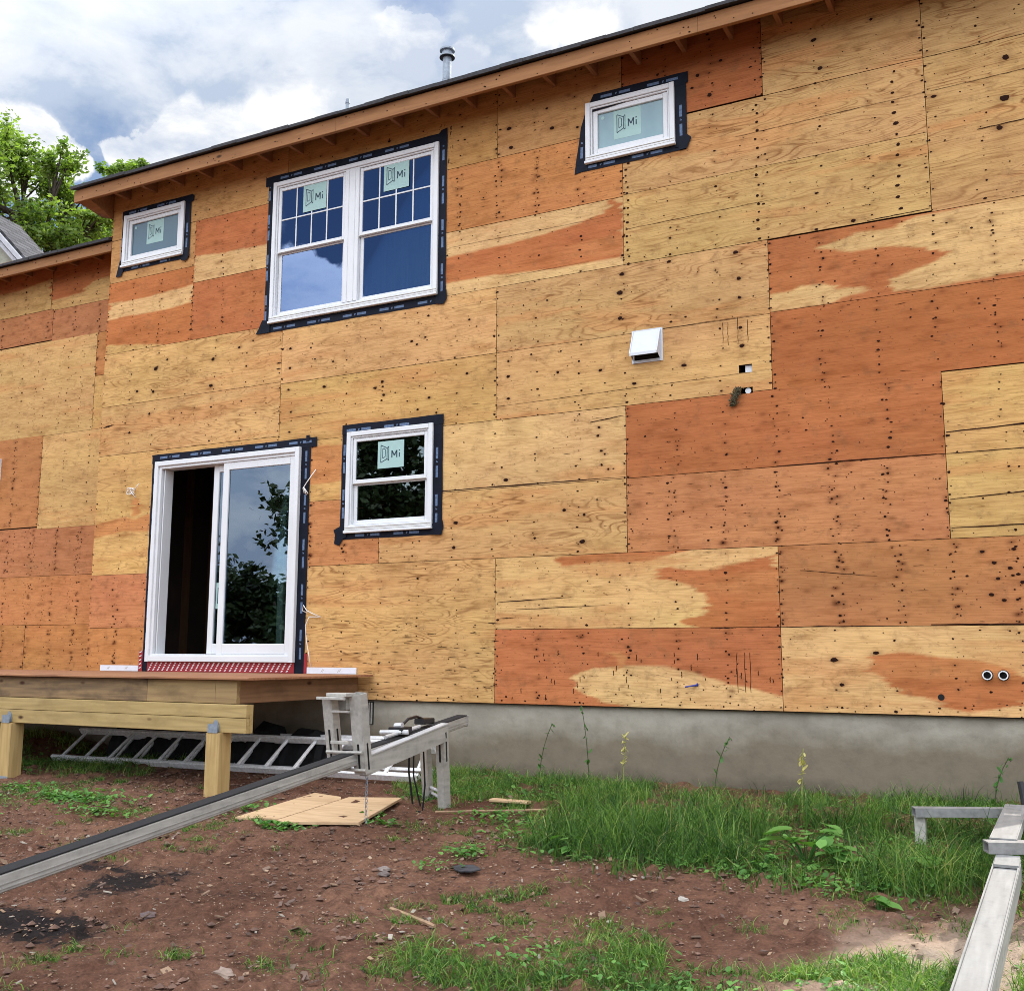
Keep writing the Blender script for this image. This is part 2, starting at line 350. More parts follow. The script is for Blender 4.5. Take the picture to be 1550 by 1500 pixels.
def mat_soil():
    t = MT('soil'); p = t.N('ShaderNodeNewGeometry').outputs['Position']
    a = t.noise(p, 1.1, 5, .6); b = t.noise(p, 14, 8, .72); c3 = t.noise(p, 70, 5, .7)
    c = t.mix(t.rng(a, .35, .65), (.108, .052, .034), (.185, .098, .064))
    c = t.mix(1., c, t.ramp(b, [(.28, (.42, .40, .38)), (.5, (1, 1, 1)), (.72, (1.45, 1.42, 1.36))]), 'MULTIPLY')
    c = t.mix(1., c, t.ramp(c3, [(.3, (.7, .68, .66)), (.6, (1.1, 1.1, 1.1))]), 'MULTIPLY')
    vo = t.N('ShaderNodeTexVoronoi'); vo.inputs['Scale'].default_value = 42; t.link(t.mapping(p, (1, 1.6, 1), (0, 0, 0), (0, 0, .5)), vo.inputs['Vector'])
    spk = t.math('MULTIPLY', t.rng(vo.outputs['Distance'], .26, .16), t.rng(t.noise(p, 33, 2), .53, .6), True)
    c = t.mix(t.math('MULTIPLY', spk, .7), c, (.42, .34, .26))
    so = t.attr('soot', 'Fac'); se = t.rng(t.math('ADD', so, t.math('MULTIPLY', t.math('SUBTRACT', b, .5), 1.6)), .35, .62)
    c = t.mix(t.math('MULTIPLY', se, .93), c, (.012, .012, .013))
    sa = t.attr('painted_sun', 'Fac'); c = t.mix(sa, c, t.mix(t.rng(b, .3, .7), (.38, .29, .21), (.54, .44, .34)))  # soil colour lightened by the painted sunlight mask
    t.bump(t.math('ADD', b, t.math('MULTIPLY', c3, .4)), .8, .03)
    return t.fin(c, .95, 0, .1)
M = dict(
 ply=mat_ply(), nail=simple('nail_head_rust', (.022, .008, .005), .9, spec=.1), hole=simple('dark_hole', (.004, .004, .004), .9),
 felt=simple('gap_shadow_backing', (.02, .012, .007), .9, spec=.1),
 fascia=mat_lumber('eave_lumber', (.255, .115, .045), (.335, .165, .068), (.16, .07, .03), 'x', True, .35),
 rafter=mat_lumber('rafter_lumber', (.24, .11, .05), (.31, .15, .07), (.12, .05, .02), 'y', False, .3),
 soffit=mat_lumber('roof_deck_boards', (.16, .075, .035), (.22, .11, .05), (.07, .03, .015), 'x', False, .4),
 treated=mat_lumber('treated_lumber', (.37, .26, .105), (.47, .34, .15), (.17, .115, .045), 'x', True, .45),
 treated_d=mat_lumber('weathered_treated_lumber', (.15, .10, .062), (.34, .225, .11), (.06, .04, .028), 'x', True, .8),
 treated_m=mat_lumber('half_weathered_lumber', (.27, .175, .085), (.40, .28, .13), (.13, .085, .045), 'x', True, .6), treated_z=mat_lumber('treated_post_lumber', (.43, .29, .115), (.53, .37, .16), (.22, .14, .05), 'z', False, .35),
 deckply=mat_lumber('deck_plywood', (.28, .12, .06), (.40, .2, .1), (.10, .04, .025), 'x', False, .6),
 scrap=mat_lumber('scrap_plywood', (.52, .35, .20), (.62, .44, .26), (.30, .18, .09), 'x', False, .35),
 shingle=simple('asphalt_shingle', (.035, .035, .04), .9, 0, .4, 30, .6), nshingle=None,
 vinyl=simple('white_vinyl', (.67, .69, .71), .4, 0, .05, 2), vinyl_d=simple('vinyl_channel_shadow', (.52, .50, .44), .5),
 tape=simple('black_flashing_tape', (.006, .008, .016), .6, 0, .3, 8, .25, .12), tmark=simple('tape_print', (.10, .15, .25), .6, 0, .35, 60, 0, .2),
 concrete=mat_concrete(), galv=mat_alu('galvanised_steel', (.24, .28, .33), .5, .4, .3),
 alu=mat_alu('weathered_aluminium', (.40, .385, .35), .55, .5, .15), alul=mat_alu('ladder_aluminium', (.80, .80, .80), .4, .2, .1), alus=mat_alu('sunlit_aluminium', (.22, .22, .215), .55, .55, .1), alub=mat_alu('bright_aluminium', (.50, .50, .50), .45, .35, .2),
 rubber=simple('black_rubber', (.006, .006, .007), .9, 0, .4, 60, .4), steel=simple('black_steel', (.02, .02, .022), .45, .3, .3),
 glass=mat_glass('window_glass', (.29, .40, .66), .42), glassd=mat_glass('door_glass', (.48, .58, .70), .32), glassk=mat_glass('kitchen_glass', (.42, .47, .5), .24),
 frost=None, sticker=simple('pale_green_sticker', (.33, .50, .48), .6, 0, .04), ink=simple('sticker_ink', (.02, .05, .08), .6),
 red=simple('red_flashing', (.27, .008, .016), .65, 0, .15), cable=simple('white_cable', (.78, .77, .74), .5),
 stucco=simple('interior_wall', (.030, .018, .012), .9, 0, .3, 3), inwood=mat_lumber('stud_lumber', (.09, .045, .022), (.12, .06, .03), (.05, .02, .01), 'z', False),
 soil=mat_soil(), bark=simple('bark', (.05, .038, .028), .9, 0, .4, 14, .8),
 pvc=simple('white_pipe', (.75, .76, .76), .4), siding=simple('neighbour_siding', (.30, .30, .24), .8), trim=simple('neighbour_trim', (.40, .41, .44), .6),
 twig=simple('dry_stick', (.30, .19, .11), .8, 0, .3, 40), fibre=simple('mineral_wool', (.07, .06, .03), .95, 0, .7, 60, 1.0), blue=simple('blue_anchor', (.03, .04, .25), .5),
 innerply=mat_lumber('inner_plywood', (.20, .15, .11), (.42, .33, .24), (.08, .05, .03), 'z', False, .5), wrap=simple('silver_flashing_strip', (.66, .68, .74), .3, .0, .06),
)
def mat_shingle():
    t = MT('grey_shingle'); p = t.co(); br = t.N('ShaderNodeTexBrick'); d1 = t.N('ShaderNodeVectorMath', operation='DOT_PRODUCT'); t.link(p, d1.inputs[0]); d1.inputs[1].default_value = (-.174, .985, 0)
    d2 = t.N('ShaderNodeVectorMath', operation='DOT_PRODUCT'); t.link(p, d2.inputs[0]); d2.inputs[1].default_value = (.7, .12, -.7)
    cb = t.N('ShaderNodeCombineXYZ'); t.link(d1.outputs['Value'], cb.inputs[0]); t.link(d2.outputs['Value'], cb.inputs[1]); t.link(cb.outputs[0], br.inputs['Vector'])
    br.inputs['Color1'].default_value = (.045, .045, .052, 1); br.inputs['Color2'].default_value = (.08, .08, .09, 1); br.inputs['Mortar'].default_value = (.018, .018, .02, 1)
    br.inputs['Scale'].default_value = 1; br.inputs['Mortar Size'].default_value = .02; br.inputs['Brick Width'].default_value = .4; br.inputs['Row Height'].default_value = .14
    return t.fin(br.outputs[0], .9)
M['nshingle'] = mat_shingle()
def mat_frost(nm, ca, cb):
    t = MT(nm); n = t.noise(t.mapping(t.co(), (3, 1, 2)), 1.5, 3)
    c = t.mix(n, ca, cb); return t.fin(c, .12, 0, .3)
M['frost'] = mat_frost('sheer_covered_glass', (.17, .28, .33), (.30, .44, .47))
M['frostd'] = mat_frost('blue_grey_glass', (.055, .11, .155), (.085, .155, .20))

# ---------------------------------------------------------------- ground
def g0(x, y):
    x = np.asarray(x, float); y = np.asarray(y, float)
    h = -.6+.055*np.clip(y, -10, 0)
    h = h+.16*sm(-4.2, -5.4, x)*sm(-1.4, -.3, y)
    return h
def gh(x, y):
    h = g0(x, y); near = sm(14, 8, np.hypot(np.asarray(x, float), np.asarray(y, float)+4))
    return h+near*((fbm(np.asarray(x)*.9+50, np.asarray(y)*.9+50, 3)-.5)*.07+(fbm(np.asarray(x)*5+9, np.asarray(y)*5+3, 3)-.5)*.028)
def ground():
    def axis(lo, hi, st, far):
        a = list(np.arange(lo, hi+1e-6, st)); s = st; x = hi
        while x < far: s *= 1.25; x += s; a.append(x)
        s = st; x = lo; b = []
        while x > -far: s *= 1.25; x -= s; b.append(x)
        return np.array(b[::-1]+a)
    X = axis(-5.6, 5.6, .02, 900); Y = axis(-6.4, .1, .02, 900)
    gx, gy = np.meshgrid(X, Y); h = gh(gx, gy)
    inz = (gx > -5.6) & (gx < 5.6) & (gy > -6.4) & (gy < .1)
    h = h+np.where(inz, (fbm(gx*22, gy*22, 3)-.5)*.026+np.maximum(0, fbm(gx*9+3, gy*9+7, 2)-.62)*.13, 0)
    for fx, fy, fa in [(-.6, -3.0, .5), (-.2, -3.3, .7), (.9, -3.9, .3), (.6, -4.4, .9), (2.4, -3.05, 1.2), (1.9, -3.15, 1.0), (-1.4, -2.9, .2), (1.5, -4.9, .6), (.2, -2.8, -.4), (2.9, -3.2, 1.4), (1.2, -3.5, .2), (-1.9, -3.3, .1)]:
        u = (gx-fx)*math.cos(fa)+(gy-fy)*math.sin(fa); v = -(gx-fx)*math.sin(fa)+(gy-fy)*math.cos(fa); r = (u/.15)**2+(v/.055)**2
        h = h-np.where(inz, .022*np.exp(-r**2)-.012*np.exp(-((r-2.2)/1.1)**2), 0)
    soot = np.zeros_like(h)
    for cx, cy, rx, ry, a in [(.02, -4.55, .5, .22, 1), (-.15, -3.75, .30, .5, .75), (-.55, -3.6, .5, .16, .6), (.5, -3.75, .5, .3, .35), (-.9, -3.3, .3, .1, .5), (1.05, -3.2, .3, .12, .2)]:
        soot = np.maximum(soot, a*np.exp(-(((gx-cx)/rx)**2+((gy-cy)/ry)**2)))
    painted_sun = .85*sm(.0, 1.0, 1.4-np.hypot((gx-4.25)/.9, (gy+3.7)/1.0))*sm(.35, .6, fbm(gx*3+2, gy*3, 3)+.12)  # sunlight painted in: paler soil where the sun reaches the ground
    V = np.stack([gx, gy, h], -1).reshape(-1, 3); nx = len(X); ny = len(Y)
    i = np.arange(nx*ny).reshape(ny, nx); F = np.stack([i[:-1, :-1], i[:-1, 1:], i[1:, 1:], i[1:, :-1]], -1).reshape(-1, 4)
    o = npmesh('ground', V, F, M['soil'], {'soot': ('FLOAT', soot), 'painted_sun': ('FLOAT', np.clip(painted_sun, 0, 1))}, smooth=True, org=(0, 0, 0))
    tag(o, kind='structure')
ground()

# ---------------------------------------------------------------- house
XL, XR, ZT = -4.95, 5.05, 5.59
house = thing('house', 'two storey house wall of bare patched plywood sheathing with black taped white windows', 'house', (0, 4, -.6))
TAN = (.57, .350, .140); TANL = (.63, .405, .185); TANG = (.49, .307, .130); BRN = (.42, .225, .090); RED = (.44, .158, .060); ORG = (.50, .222, .086); PNK = (.46, .195, .086)
KC = {'T': (TAN, .45), 'L': (TANL, .35), 'G': (TANG, 1.0), 'S': (TAN, .95), 'B': (BRN, .4), 'R': (RED, .12), 'O': (ORG, .18), 'P': (PNK, .22)}
OPEN = {'door': (-4.03, -2.17, .33, 2.36), 'kit': (-1.575, -.66, 1.535, 2.46), 'big': (-2.58, -.64, 3.71, 5.165), 'sl': (-4.73, -3.87, 4.66, 5.23), 'sr': (.90, 1.68, 4.64, 5.17)}
OPL = list(OPEN.values())+[(2.18, 2.285, 2.60, 2.665), (2.19, 2.285, 2.43, 2.48)]
MAIN = [
 (XL, -2.44, -.012, .66, 'O', .95), (-2.44, 0, -.012, 1.22, 'S', 1.03), (0, 2.44, -.012, .61, 'R', 1.02), (2.44, 4.88, -.012, .61, 'L', .98), (4.88, XR, -.012, .61, 'T', .9),
 (XL, -2.44, .66, 1.22, 'P', 1.04), (0, 2.44, .61, 1.22, 'L', 1.02), (2.44, XR, .61, 1.22, 'O', .86),
 (XL, -2.44, 1.22, 2.52, 'T', 1.04), (-2.44, -1.22, 1.22, 1.84, 'O', .98), (-1.22, 1.22, 1.22, 1.83, 'S', .98), (1.22, 3.66, 1.22, 1.83, 'P', 1.0), (3.66, XR, 1.22, 1.83, 'T', .93),
 (-2.44, -1.22, 1.84, 2.44, 'T', 1.02), (-1.22, 1.22, 1.83, 2.44, 'L', .96), (1.22, 3.66, 1.83, 2.44, 'R', .90), (3.66, XR, 1.83, 2.43, 'T', .95),
 (XL, -2.44, 2.52, 3.07, 'S', 1.0), (-2.44, 0, 2.44, 3.05, 'T', .97), (0, 2.44, 2.44, 3.05, 'T', .97), (2.44, XR, 2.435, 3.06, 'R', .84),
 (XL, -2.44, 3.07, 3.67, 'S', .98), (-2.44, 0, 3.05, 3.66, 'T', 1.02), (0, 2.44, 3.05, 3.66, 'G', .98), (2.44, XR, 3.06, 3.652, 'R', .92),
 (XL, -3.68, 3.67, 4.49, 'R', 1.0), (-3.68, -2.44, 3.67, 4.30, 'R', .98), (-2.44, 1.22, 3.66, 4.27, 'L', .94), (1.22, 3.66, 3.66, 4.28, 'G', .97), (3.66, XR, 3.652, 4.275, 'G', .98),
 (XL, -3.68, 4.49, 4.99, 'B', 1.15), (-3.68, -2.44, 4.30, 4.99, 'R', 1.0), (-2.44, 1.22, 4.27, 4.89, 'O', .94), (1.22, 3.66, 4.28, 4.88, 'G', .98), (3.66, XR, 4.27, 4.88, 'G', .96),
 (XL, -2.44, 4.99, ZT, 'B', 1.1), (-2.44, 0, 4.89, ZT, 'B', 1.0), (0, 1.22, 4.89, ZT, 'B', 1.08), (1.22, 2.44, 4.89, ZT, 'R', .72), (2.44, 3.66, 4.88, ZT, 'G', .9), (3.66, XR, 4.88, ZT, 'G', .92)]
# heartwood / sapwood patches: (target colour, polygon in wall metres)
PATCH = [
 (TANL, [(.74, .20), (.78, .12), (.98, .02), (1.4, -.05), (2.5, -.05), (2.5, .09), (2.37, .10), (2.07, .18), (1.81, .25), (1.49, .31), (1.15, .31), (.9, .29)]),
 (RED, [(3.08, .30), (3.12, .38), (3.25, .425), (3.45, .41), (3.79, .36), (4.0, .30), (4.07, .24), (4.9, .22), (4.9, .09), (4.06, .10), (3.9, .04), (3.72, .02), (3.43, .09), (3.2, .18)]),
 (RED, [(1.37, 1.035), (1.48, 1.085), (1.6, 1.09), (1.75, 1.055), (1.93, 1.06), (2.15, 1.10), (2.45, 1.16), (2.45, .60), (1.74, .60), (1.75, .68), (1.80, .74), (1.87, .80), (1.84, .86), (1.77, .92), (1.66, .95), (1.55, .98)]),
 (RED, [(.56, 1.17), (.60, 1.21), (1.0, 1.23), (1.75, 1.23), (1.6, 1.19), (1.28, 1.14), (.93, 1.145), (.62, 1.13)]),
 (RED, [(-.6, 4.03), (0, 4.045), (.5, 4.075), (.95, 4.14), (1.13, 4.2), (1.17, 4.27), (1.23, 4.28), (1.23, 3.74), (.5, 3.74), (0, 3.78), (-.6, 3.79)]),
 (TANL, [(2.86, 3.52), (3.05, 3.56), (3.14, 3.60), (3.4, 3.58), (3.56, 3.64), (4.4, 3.66), (5.1, 3.66), (5.1, 3.2), (4.24, 3.10), (3.58, 3.07), (3.34, 3.08), (3.31, 3.18), (3.5, 3.22), (3.66, 3.26), (3.72, 3.30), (3.6, 3.38), (3.4, 3.44), (3.13, 3.45)]),
 (TANL, [(2.43, 3.20), (2.62, 3.21), (2.72, 3.24), (2.86, 3.23), (2.95, 3.20), (2.9, 3.17), (3.1, 3.16), (3.22, 3.12), (3.0, 3.10), (2.87, 3.06), (2.43, 3.06)]),
 (TANL, [(-4.96, 4.26), (-4.3, 4.25), (-3.67, 4.29), (-3.67, 4.10), (-4.1, 4.07), (-4.96, 4.07)]),
 (TANL, [(-3.69, 4.60), (-3.2, 4.56), (-2.43, 4.56), (-2.43, 4.27), (-3.69, 4.27)]),
 (TAN, [(-4.96, 3.78), (-4.2, 3.70), (-4.0, 3.66), (-4.96, 3.66)]),
 (ORG, [(-2.44, 2.0), (-1.2, 2.03), (-1.2, 2.36), (-2.44, 2.40)]),
 (ORG, [(-4.96, 1.76), (-4.5, 1.84), (-4.3, 1.80), (-4.0, 1.9), (-4.0, 1.66), (-4.5, 1.68), (-4.96, 1.62)]),
 (ORG, [(-4.42, 2.0), (-4.32, 2.04), (-4.27, 1.95), (-4.3, 1.84), (-4.4, 1.83)]),
 (ORG, [(1.03, .41), (1.10, .36), (1.12, .26), (1.16, .3), (1.2, .37), (1.16, .42)]),
]
def wv(X, Z): return 4.36+(X-4.36)*1.0372, .406+(Z-.406)*1.0372
WING = [(-7.9, -5.89, 4.34, 5.06, 'R', .85), (-5.89, -4.7, 4.32, 5.06, 'R', .85), (-7.9, -5.84, 3.97, 4.34, 'P', .9), (-5.84, -4.7, 3.95, 4.32, 'P', .9), (-7.9, -5.09, 2.84, 3.96, 'T', .93),
 (-5.09, -4.7, 3.45, 3.95, 'O', .9), (-5.09, -4.7, 2.84, 3.45, 'T', .95), (-7.9, -5.87, 1.80, 2.85, 'O', .84), (-5.87, -4.7, 1.77, 2.84, 'T', .96), (-7.9, -4.7, 1.24, 1.79, 'P', .93),
 (-7.9, -4.7, .70, 1.24, 'P', 1.03), (-7.9, -5.95, -.02, .70, 'O', .92), (-5.95, -4.7, -.02, .70, 'O', .98)]
WPATCH = [(TAN, [(-8, 4.66), (-6.5, 4.66), (-5.89, 4.72), (-5.89, 4.3), (-8, 4.3)]), (TAN, [(-5.89, 4.44), (-5.4, 4.46), (-5.2, 4.58), (-4.6, 4.62), (-4.6, 4.3), (-5.89, 4.3)])]
KNOTS = []   # X, Z, radius of dark knots read off the wall
def kn(l): KNOTS.extend(l)
KB = [(-1.22, 2.93, .013), (-1.2, 2.8, .014), (-1.3, 2.88, .013), (-1.15, 2.5, .012), (-.7, 2.72, .012), (-.62, 2.57, .010), (-.3, 2.9, .011), (.12, 2.96, .012), (.12, 2.82, .014), (.6, 2.8, .012),
 (1.0, 2.77, .014), (.12, 2.62, .012), (-.4, 1.55, .017), (-.42, 1.33, .016), (.66, 1.6, .014), (.84, 1.55, .014), (.82, 1.33, .018), (-.64, 1.93, .012), (.98, 2.28, .011), (.97, 2.21, .011),
 (1.0, 2.08, .010), (1.03, 2.05, .010), (1.0, 1.96, .010), (1.06, 1.92, .010), (.1, 1.9, .015), (1.2, 3.58, .016), (1.18, 3.42, .020), (1.18, 3.2, .018), (2.18, 3.6, .016), (2.2, 3.38, .016),
 (2.2, 3.22, .014), (2.2, 2.97, .014), (2.21, 2.82, .015), (1.73, 2.72, .016), (1.3, 2.62, .014), (3.12, .42, .014), (2.82, .37, .018), (2.87, .19, .014), (1.62, 3.62, .013),
 (-4.16, 3.42, .020), (-3.35, 3.42, .020), (-4.42, 3.2, .014), (-4.18, 3.17, .016), (-3.36, 3.14, .018), (-4.0, 3.5, .012), (-3.0, 3.5, .012), (-2.33, 3.4, .013), (-2.33, 3.2, .013), (-2.34, 2.98, .012),
 (-2.3, 2.75, .012), (-2.31, 2.55, .010), (-4.22, 2.93, .014), (-4.5, 2.75, .013), (-3.0, 2.62, .010), (-1.8, 3.2, .012), (-.9, 3.28, .012), (-.75, 3.3, .011), (-.72, 3.5, .010), (-.28, 3.4, .011), (-1.9, 2.96, .015),
 (3.72, 4.55, .013), (4.22, 4.73, .022), (4.2, 4.42, .024), (4.15, 4.2, .018), (2.86, 5.25, .018), (2.9, 5.0, .018), (3.9, 5.3, .016), (3.3, 5.3, .012), (.12, 5.15, .018), (.55, 5.05, .020), (.14, 4.96, .016), (.5, 5.25, .013), (.8, 5.0, .012),
 (1.9, 5.2, .018), (2.0, 5.0, .016), (1.85, 5.1, .012), (1.55, 5.3, .012), (2.1, 5.28, .012), (3.1, 3.69, .014), (-.35, 5.15, .010), (-1.2, 5.33, .012), (3.86, 1.12, .011), (3.93, 1.04, .012), (4.03, 1.00, .013), (3.9, .82, .013), (3.98, .78, .011), (4.1, .90, .013), (3.95, .93, .010), (4.06, 1.13, .010)]
kn(KB)
def sheathing(name, panels, patches, openings, yf, tf, seams, parent, smallr=1.):
    Vs = []; Fs = []; C = []; U = []; G = []; D = []; nv = 0
    dots = []
    for pi, (x0, x1, z0, z1, kind, br) in enumerate(panels):
        gap = .0022
        (a0, b0), (a1, b1) = tf(x0, z0), tf(x1, z1)
        yo = yf-float(rng.uniform(0, .004)) if seams else yf
        xs = list(np.arange(a0+gap, a1-gap, .015))+[a1-gap]; zs = list(np.arange(b0+gap, b1-gap, .012))+[b1-gap]
        ops = [o for o in openings if o[0] < a1 and o[1] > a0 and o[2] < b1 and o[3] > b0]
        for o in ops: xs += [v for v in o[:2] if a0 < v < a1]; zs += [v for v in o[2:] if b0 < v < b1]
        xs = np.unique(np.round(xs, 5)); zs = np.unique(np.round(zs, 5))
        gx, gz = np.meshgrid(xs, zs); ny, nx = gx.shape; idx = np.arange(nx*ny).reshape(ny, nx)
        cx = (xs[:-1]+xs[1:])/2; cz = (zs[:-1]+zs[1:])/2; CX, CZ = np.meshgrid(cx, cz); keep = np.ones(CX.shape, bool)
        for o in ops: keep &= ~((CX > o[0]) & (CX < o[1]) & (CZ > o[2]) & (CZ < o[3]))
        F = np.stack([idx[:-1, :-1], idx[:-1, 1:], idx[1:, 1:], idx[1:, :-1]], -1)[keep]
        base, gs = KC[kind]; base = np.array(base)*br*np.array([1, rng.uniform(.97, 1.03), rng.uniform(.92, 1.08)])
        col = np.broadcast_to(base, gx.shape+(3,)).copy(); g = np.full(gx.shape, gs*rng.uniform(.8, 1.15))
        # panel coordinates back in reading space for the patches
        ux = gx; uz = gz
        wx = (fbm(ux*2.2+pi*3, uz*9+40, 3)-.5)*.36+(fbm(ux*1.2, uz*38, 3)-.5)*.75*(.25+fbm(ux*1.3+4, uz*3+8, 2)); wz = (fbm(ux*2.6+9, uz*8+pi, 3)-.5)*.075+(fbm(ux*9+4, uz*30, 2)-.5)*.014
        for tc, poly in patches:
            pl = [tf(*p) for p in poly]
            cxm = sum(p[0] for p in pl)/len(pl); czm = sum(p[1] for p in pl)/len(pl)
            if not (min(p[0] for p in pl) < a1 and max(p[0] for p in pl) > a0 and min(p[1] for p in pl) < b1 and max(p[1] for p in pl) > b0): continue
            if not (a0-.03 < cxm < a1+.03 and b0-.03 < czm < b1+.03): continue
            m = 0
            for ddx, ddz in ((0, 0), (.012, .006), (-.012, -.006), (.012, -.006), (-.012, .006)): m = m+inpoly(ux+wx*.35+ddx, uz+wz*.35+ddz, pl)
            m = (m/5.)[..., None]
            streak = (fbm(ux*1.5, uz*40, 2)-.5)[..., None]
            tcc = np.array(tc)*br*(1+.25*streak)*np.array([1, 1, 1])
            col = col*(1-m)+tcc*m
            tg = .1 if tc[1] < .25 else .45
            g = g*(1-m[..., 0])+tg*m[..., 0]
        tone = (fbm(ux*.7+pi*7, uz*2.2+pi, 3)-.5)
        col *= (1+.30*tone)[..., None]
        col[..., 1] *= 1+.12*(fbm(ux*1.1+pi, uz*3+3, 3)-.5)
        # red heart streaks / amber stains of weather
        st = 1.6*sm(.56, .74, fbm(ux*.8+pi*13, uz*7+pi*5, 4)); 
        if kind in 'TSLG': col = col*(1-.30*st[..., None])+np.array(ORG)*.30*st[..., None]
        dk = np.zeros(gx.shape)
        for kx, kz, kr in KNOTS if seams else []:
            if a0-.1 < kx < a1+.1 and b0-.1 < kz < b1+.1:
                r = np.hypot((ux-kx)*.55, (uz-kz)); dk += .42*np.exp(-(r/(kr*1.5))**2)
        if kind in 'PROB':       # smudges round the fixings of the red sheets
            for _ in range(int(10*(x1-x0))):
                kx = rng.uniform(a0, a1); kz = rng.uniform(b0, b1); kr = rng.uniform(.008, .022)
                r = np.hypot((ux-kx)*.6, uz-kz); dk += rng.uniform(.2, .5)*np.exp(-(r/kr)**2)
        # fixings: columns of nail heads at the edges and studs, each in its little stain
        mydots = []; w = a1-a0; cols = [a0+.012, a1-.012]+list(np.arange(a0+.406, a1-.1, .406)+rng.uniform(-.03, .03))
        dense = 1.8 if kind in 'PRO' else 1.1
        for ci, cxx in enumerate(cols):
            for pas in range(2 if (kind in 'PO' and ci > 1) else 1):
                zz = b0+rng.uniform(.01, .06); xo = rng.uniform(-.03, .03)*pas*2
                while zz < b1-.01:
                    if rng.random() < .88: mydots.append((cxx+xo+rng.normal(0, .007 if ci < 2 else .012), zz+rng.normal(0, .01), rng.choice([.004, .0055, .0075, .0095], p=[.3, .35, .25, .1]), yo))
                    zz += rng.uniform(.05, .17)/dense
        ha = {'O': .62, 'P': .45, 'R': .42, 'B': .45}.get(kind, .22)
        for kx, kz, kr, _ in mydots:
            if rng.random() < .35: continue
            i0, i1 = np.searchsorted(zs, (kz-.05, kz+.05)); j0, j1 = np.searchsorted(xs, (kx-.08, kx+.08))
            rr = rng.uniform(.007, .018); dk[i0:i1, j0:j1] += ha*rng.uniform(.4, 1.5)*np.exp(-(np.hypot((gx[i0:i1, j0:j1]-kx)*.55, gz[i0:i1, j0:j1]-kz)/rr)**2)
        dots += mydots
        # rain streaks and grime running down from the seam above
        rs = sm(.55, .8, fbm(ux*6+pi*3, uz*.6+pi, 3))*np.exp(-(b1-gz)/.22); dk += .16*rs*rng.uniform(0, 1.4)
        V = np.stack([gx, np.full(gx.shape, yo), gz], -1).reshape(-1, 3)
        Vs.append(V); Fs.append(F.reshape(-1, 4)+nv); C.append(np.concatenate([col.reshape(-1, 3), np.ones((V.shape[0], 1))], 1))
        off = rng.uniform(0, 60, 2); dirx = 1
        U.append(np.stack([(ux+off[0]).ravel(), (uz+off[1]).ravel(), np.full(V.shape[0], pi*1.7)], -1)); G.append(g.ravel()); D.append(dk.ravel()); nv += V.shape[0]
        # panel edges (skirt back into the wall)
        for e in (idx[0], idx[-1], idx[:, 0], idx[:, -1]):
            n = len(e); Ve = V[e]; mid_ = (Ve[:-1]+Ve[1:])/2; okq = np.ones(n-1, bool)
            for o in ops: okq &= ~((mid_[:, 0] > o[0]-1e-4) & (mid_[:, 0] < o[1]+1e-4) & (mid_[:, 2] > o[2]-1e-4) & (mid_[:, 2] < o[3]+1e-4))
            Vb = Ve+np.array([0, .014, 0]); VV = np.concatenate([Ve, Vb]); q = np.arange(n-1)[okq]
            FF = np.stack([q, q+1, q+1+n, q+n], -1)
            Vs.append(VV); Fs.append(FF+nv); C.append(np.tile([.10, .05, .02, 1], (2*n, 1))); U.append(np.zeros((2*n, 3))); G.append(np.zeros(2*n)); D.append(np.full(2*n, .4)); nv += 2*n
        h = b1-b0
        for _ in range(int(w*h*(48 if kind in 'PRO' else 30))): dots.append((rng.uniform(a0, a1), rng.uniform(b0, b1), rng.choice([.0025, .0038, .0055, .0075], p=[.45, .3, .18, .07]), yo))
        if z0 < 0:
            for xx in np.arange(a0+.05, a1, .13): dots.append((xx+rng.normal(0, .03), b0+rng.uniform(.02, .06), rng.uniform(.004, .008), yo))
    V = np.concatenate(Vs); F = np.concatenate(Fs)
    o = npmesh(name, V, F, M['ply'], {'pcol': ('FLOAT_COLOR', np.concatenate(C)), 'puv': ('FLOAT_VECTOR', np.concatenate(U)), 'gs': ('FLOAT', np.concatenate(G)), 'dark': ('FLOAT', np.concatenate(D))}, parent=parent)
    return o, dots
def dots_mesh(name, dots, openings, mat, parent, segs=7):
    V = []; F = []; b = MB()
    for x, z, r, y in dots:
        if any(o[0]-.1 < x < o[1]+.1 and o[2]-.08 < z < o[3]+.1 for o in openings if o[1]-o[0] > .3): continue
        a = random.uniform(0, 6); el = random.uniform(1., 1.7); vs = []
        for k in range(segs):
            t = a+2*math.pi*k/segs; rr = r*random.uniform(.75, 1.2); vs.append((x+math.cos(t)*rr*el, y-.0013, z+math.sin(t)*rr))
        vs.append((x, y-.0022, z)); b.add(vs, [(k, (k+1) % segs, segs) for k in range(segs)])
    b.f = [tuple(f) for f in b.f]
    # wind towards the viewer
    b.f = [f if True else f for f in b.f]
    return b.build(name, mat, parent)
idt = lambda x, z: (x, z)
wall, dots = sheathing('wall', MAIN, PATCH, OPL, 0., idt, True, house)
